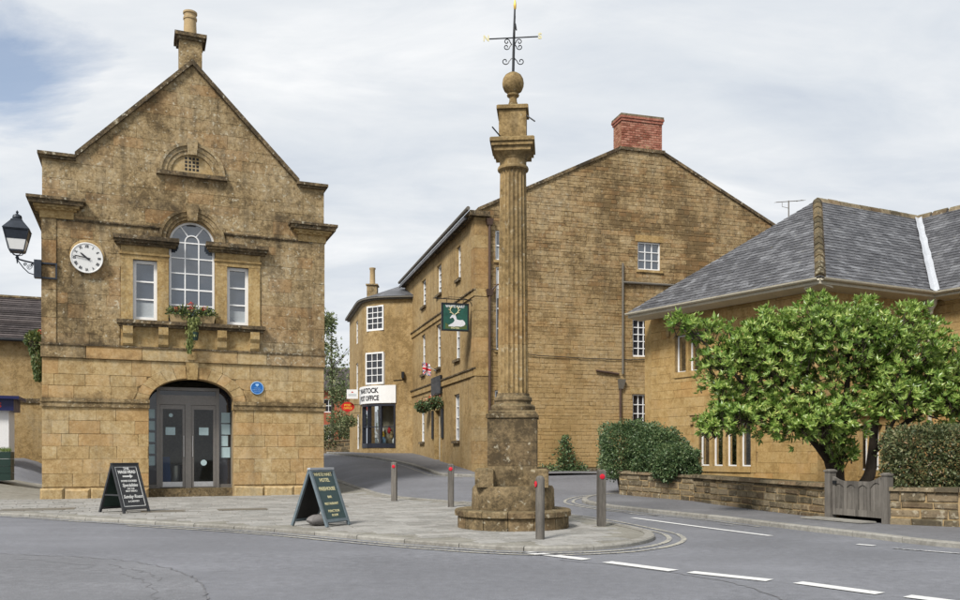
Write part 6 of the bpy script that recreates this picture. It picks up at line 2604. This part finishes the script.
limbs = [([(.0, 0, -.2), (-.05, .0, .35), (-.22, .05, .9), (-.35, .1, 1.6), (-.6, .1, 2.4), (-.9, 0, 3.2)], (.19, .04)),
         ([(.02, -.05, -.1), (.22, -.08, .25), (.50, -.05, .6), (.60, 0, 1.1), (.7, .05, 1.9), (.95, .1, 2.9), (1.2, .1, 3.5)], (.17, .03)),
         ([(-.02, .05, .1), (-.04, .08, .8), (.05, .1, 1.6), (.1, 0, 2.6), (.05, 0, 3.6)], (.13, .03)),
         ([(-.2, .05, .85), (-.8, -.1, 1.5), (-1.6, -.3, 1.9), (-2.4, -.3, 2.8), (-3.2, -.2, 3.62)], (.09, .015)),
         ([(-.35, .1, 1.6), (-1.1, -.2, 2.3), (-1.9, -.3, 2.9), (-2.4, -.2, 3.3)], (.07, .015)),
         ([(.6, 0, 1.1), (1.2, -.2, 1.7), (1.9, -.3, 2.1), (2.5, -.2, 2.2)], (.08, .015)),
         ([(.7, .05, 1.9), (1.4, -.2, 2.5), (2.1, -.2, 2.9)], (.06, .015)),
         ([(-.8, -.1, 1.5), (-1.6, -.5, 1.6), (-2.4, -.6, 1.75)], (.05, .012)),
         ([(.0, .1, 1.0), (-.2, -.7, 1.7), (-.5, -1.2, 2.2)], (.06, .012)),
         ([(.58, -.02, 1.0), (.7, -.7, 1.7), (.85, -1.1, 2.3)], (.05, .012))]
for i, (p, r_) in enumerate(limbs):
    limb(p, r_).build("trunk" if i < 3 else "branch", 'bark', tree, True)
# crown: rosettes of leaves at shoot ends over a set of irregular lobes
lobes = [((-.1, 0, 2.75), (1.5, 1.3, 1.0), 1.0), ((-1.35, -.1, 2.75), (1.0, 1.0, .95), .8), ((1.25, -.1, 2.7), (1.15, 1.1, .95), .9), ((-2.25, -.2, 2.65), (.75, .75, .75), .5),
         ((-.55, -.3, 3.5), (1.0, .9, .55), .6), ((.75, -.1, 3.45), (.85, .8, .5), .5), ((2.2, -.1, 2.55), (.85, .8, .75), .6), ((2.7, -.2, 1.95), (.55, .6, .6), .35),
         ((-1.8, -.3, 3.25), (.65, .6, .42), .3), ((-2.85, -.2, 3.5), (.42, .4, .25), .13), ((-3.3, -.2, 3.68), (.25, .25, .14), .05), ((-2.3, -.5, 1.78), (.62, .5, .30), .28), ((-1.3, -.6, 1.72), (.8, .6, .45), .4),
         ((-.4, -.8, 1.7), (.6, .5, .5), .3), ((.75, -.7, 2.1), (.7, .6, .4), .3), ((-.15, -.45, 1.05), (.25, .25, .28), .09), ((-1.55, -.2, 3.75), (.2, .2, .2), .04), ((-.6, -.2, 4.05), (.22, .2, .2), .05), ((.35, -.2, 4.0), (.2, .2, .18), .05),
         ((1.35, -.1, 3.85), (.35, .3, .22), .07), ((3.1, -.2, 2.7), (.5, .5, .5), .2), ((-2.45, -.4, 2.2), (.3, .35, .3), .09), ((-2.75, -.6, 1.62), (.32, .35, .18), .12), ((1.7, -.7, 2.0), (.7, .5, .4), .25), ((-.9, -.9, 1.6), (.6, .5, .3), .22)]
tot = sum(l[2] for l in lobes)
b = MB()
tw = MB()
NR = 5200
for (c, r, wgt) in lobes:
    for i in range(max(5, int(NR * wgt / tot))):
        d = rvec(rng)
        if d.z < -.2 and rng.random() < .35:
            d.z = -d.z
        q = 1 - .62 * rng.random() ** 1.6
        q *= 1 + .26 * math.sin(d.x * 6 + c[0] * 2) * math.sin(d.z * 6 + c[2] * 2 + d.y * 3)
        p = Vector((c[0] + d.x * r[0] * q, c[1] + d.y * r[1] * q, c[2] + d.z * r[2] * q))
        ax = (d * .8 + Vector((0, 0, .55)) + rvec(rng) * .5).normalized()
        e1 = ax.cross(rvec(rng)).normalized()
        e2_ = ax.cross(e1)
        young = rng.random()
        lsz = rng.uniform(.75, 1.15)
        nl = rng.randint(9, 14)
        for k in range(nl):
            an = k * 2.4 + rng.uniform(-.3, .3)
            f = k / nl
            el = .25 + .95 * f + rng.uniform(-.15, .15)       # outer leaves splay further
            el = 1.25 - el * .85
            dd = (ax * math.sin(el) + (e1 * math.cos(an) + e2_ * math.sin(an)) * math.cos(el)).normalized()
            dd = (dd + Vector((0, 0, -.12 * (1 - f)))).normalized()
            sd_ = dd.cross(ax)
            if sd_.length < .05:
                continue
            sd_.normalize()
            ln = rng.uniform(.09, .185) * (1.0 - .3 * f) * lsz
            tn = .12 + .55 * rng.random() + (.12 * f)
            if young > .72 and f > .6:
                tn = .70 + .18 * rng.random()
            if rng.random() < .012:
                tn = 1.0
            leaf(b, p + ax * (.05 * f), dd, sd_, ln, ln * .165, (tn, rng.random(), 0), fold=.35)
        if i % 4 == 0:
            tw.tube([p - ax * .28 + Vector((0, 0, -.05)), p + ax * .03], [.012, .006], 4)
b.build("crown", 'magnolia', tree)['kind'] = 'stuff'
tw.build("twigs", 'bark', tree)['kind'] = 'stuff'

# ================================================================== beyond the market house, left
rng = random.Random(71)
lh = thing("tiled_house", "stone house with brown tiled roof glimpsed beyond the market house", "house", (-24.6, 36.6, .3), HR)
sheet_wall(mfront, [0, 9.2], [-.5, 3.1, 6.0], lambda u, z: False, .4, 0).build("wall", 'render', lh)
MB().mbox(mfront, 0, 9.2, 0, .06, 3.25, 3.45).build("band_course", 'ledge', lh)
b = MB()
b.box(.4, 9.2, .4, 6, -.5, 6.0)
b.build("house_body", 'render', lh)
MB().tube([(-.2, -.4, 6.02), (9.6, -.4, 6.02)], .07, 8).build("gutter", 'black', lh)
rp = [Vector((-.3, -.4, 6.05)), Vector((9.6, -.4, 6.05)), Vector((6.5, 3.2, 8.45)), Vector((-.3, 3.2, 8.45))]
b = MB()
b.add([rp[0], rp[1], rp[2], rp[3], (9.6, 6.6, 6.05), (-.3, 6.6, 6.05)], [(0, 1, 2, 3), (1, 4, 2), (4, 5, 3, 2)])
b.build("roof_boarding", 'browntile', lh)
ey = (rp[3] - rp[0]).normalized()
nr = Vector((1, 0, 0)).cross(ey).normalized()
slen = (rp[3] - rp[0]).length
y = 0
nrow = 20
for k in range(nrow):
    y0, y1 = slen * k / nrow, slen * (k + 1) / nrow + .03
    f = lambda q: 9.6 - 3.1 * q / slen
    b = MB()
    a, c = rp[0] + ey * y0, rp[0] + ey * y1
    x1a, x1c = f(y0) + .3, f(min(y1, slen)) + .3
    b.prism([a + nr * .02, a + Vector((x1a, 0, 0)) + nr * .02, c + Vector((x1c, 0, 0)) + nr * .005, c + nr * .005], [a + nr * .06, a + Vector((x1a, 0, 0)) + nr * .06, c + Vector((x1c, 0, 0)) + nr * .02, c + nr * .02], rt(rng))
    b.build("tile_course", 'browntile', lh)
b = MB()
b.tube([rp[3] + Vector((0, 0, .03)), rp[2] + Vector((0, 0, .03)), rp[1] + Vector((0, 0, .03))], .11, 8)
b.build("ridge_tiles", 'ledge', lh)
kx = thing("shopfront_bay", "white shopfront bay with navy fascia at the left edge", "shopfront", (-20.1, 33.1, .2), HR)
b = MB()
b.box(-1.5, 1.55, -.05, 1.6, 0, 2.75)
b.build("bay_wall", 'white', kx)
MB().box(-1.35, 1.15, -.07, -.052, 1.1, 2.55).build("bay_window", 'panedark', kx)
b = MB()
b.box(-1.7, 1.75, -.3, 1.7, 2.75, 3.2)
b.box(-1.85, 1.95, -.5, 1.8, 3.202, 3.32)
fs_ = b.build("fascia", 'fascia', kx)
text("fascia_lettering", "ES", .26, 'postred', fs_, lambda x, y, n: (1.2 + x, -.301 - n, 2.95 + y), bold=.006)
pb = thing("planter_box", "dark timber planter with grass at the left edge of the pavement", "planter", (-15.98, 27.1, gz(-15.9, 27.1) + .0), HR)
for k in range(4):
    MB().box(-1.3, .95, -.42, .42, .06 + k * .23, .28 + k * .23, rt(rng)).build("plank", 'darkgreen', pb)
b = MB()
for i in range(1500):
    p = Vector((rng.uniform(-1.2, .9), rng.uniform(-.38, .38), .96))
    d = Vector((rng.gauss(0, .3), rng.gauss(0, .3), 1)).normalized()
    leaf(b, p, d, d.cross(rvec(rng)).normalized(), rng.uniform(.08, .2), .008, (rng.random(), 0, 0))
b.build("grass_tuft", 'grass', pb)['kind'] = 'stuff'

# ================================================================== beyond, up the lane
bh = thing("brick_house", "distant red brick house beyond the lane", "house", (-12.3, 70, 1.3), .35)
sheet_wall(mfront, [-3.2, 3.2, -.6, .3], [-.5, 5.2, 1.2, 2.4, 3.4, 4.5], lambda u, z: -.6 < u < .3 and (1.2 < z < 2.4 or 3.4 < z < 4.5), .4, 0).build("wall", 'farbrick', bh)
for (z0, z1) in ((1.2, 2.4), (3.4, 4.5)):
    window(bh, mfront, -.6, .3, z0, z1, 2, 2, d=-.12, fw=.07, bw=.04, glass='panedark', single=True)
b = MB()
b.prism([(-3.4, -.3, 5.2), (3.4, -.3, 5.2), (3.4, 6, 5.2), (-3.4, 6, 5.2)], [(-3.2, 2.6, 7.4), (3.2, 2.6, 7.4), (3.2, 3, 7.4), (-3.2, 3, 7.4)])
b.build("roof", 'browntile', bh)
b = MB()
b.box(-3.2, 3.2, .4, 6, -.5, 5.2)
b.build("house_body", 'farbrick', bh)
lw = thing("lane_wall", "low stone wall across the far end of the lane", "wall", (0, 0, 0), 0)
stone_wall_run(lw, [(-13.5, 53.5), (-7.2, 51.5)], .75, .75, .2, .5, 'gardenwall')


def small_tree(name, lab, loc, h, crown, n, size, mat, shell=.8):
    t = thing(name, lab, "tree", loc, 0)
    b = MB()
    b.tube([(0, 0, -.2), (.05, 0, h * .4), (-.05, .05, h * .75), (.0, 0, h)], [.13, .1, .06, .02], 8)
    b.build("trunk", 'bark', t, True)
    for i in range(9):
        a = rng.uniform(0, 2 * PI)
        z = h * rng.uniform(.35, .85)
        l = rng.uniform(.5, 1) * h * .25
        b = MB()
        b.tube([(0, 0, z), (l * .5 * math.cos(a), l * .5 * math.sin(a), z + l * .4), (l * math.cos(a), l * math.sin(a), z + l * .9)], [.03, .016, .005], 5)
        b.build("branch", 'bark', t)
    b = MB()
    leafy(b, crown, n, size, rng, shell, .3)
    b.build("crown", mat, t)['kind'] = 'stuff'
    return t


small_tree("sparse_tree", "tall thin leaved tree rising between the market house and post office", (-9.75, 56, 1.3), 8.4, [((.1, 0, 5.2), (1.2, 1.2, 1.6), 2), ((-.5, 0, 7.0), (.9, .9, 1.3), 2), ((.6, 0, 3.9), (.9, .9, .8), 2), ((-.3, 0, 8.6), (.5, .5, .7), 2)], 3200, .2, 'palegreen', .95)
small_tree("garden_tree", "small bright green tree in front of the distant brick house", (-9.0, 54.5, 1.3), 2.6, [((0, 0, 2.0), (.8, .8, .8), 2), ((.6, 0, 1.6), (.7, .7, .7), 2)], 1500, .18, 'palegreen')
for (c, r, lab, mt) in (((-10.3, 53.2, 2.1), (.75, .6, .95), "rounded dark shrub behind the far lane wall", 'hedge'), ((-8.9, 52.6, 2.2), (1.1, .7, .9), "spreading olive shrub behind the far lane wall", 'hedge2')):
    t = thing("shrub", lab, "shrub", (c[0], c[1], 1.3), 0, "shrubs behind the lane wall")
    b = MB()
    leafy(b, [((0, 0, c[2] - 1.3), r, 2)], 2600, .13, rng, .5)
    b.build("foliage", mt, t)['kind'] = 'stuff'
    MB().tube([(0, 0, -.1), (.05, 0, .6)], .04, 6).build("stem", 'bark', t)
# land rising behind the lane so the horizon is closed by trees
fw2 = MB()
rr2 = random.Random(5)
bl2 = [((x, 118 + rr2.uniform(-6, 6), 2.6 + rr2.uniform(-.6, 1.2)), (5.5, 4, rr2.uniform(2.2, 3.6)), 2.2) for x in range(-70, 75, 7)]
leafy(fw2, bl2, 16000, .9, rr2, .5, .25)
o = fw2.build("far_trees", 'hedge', None)
tag(o, None, None, kind='stuff')
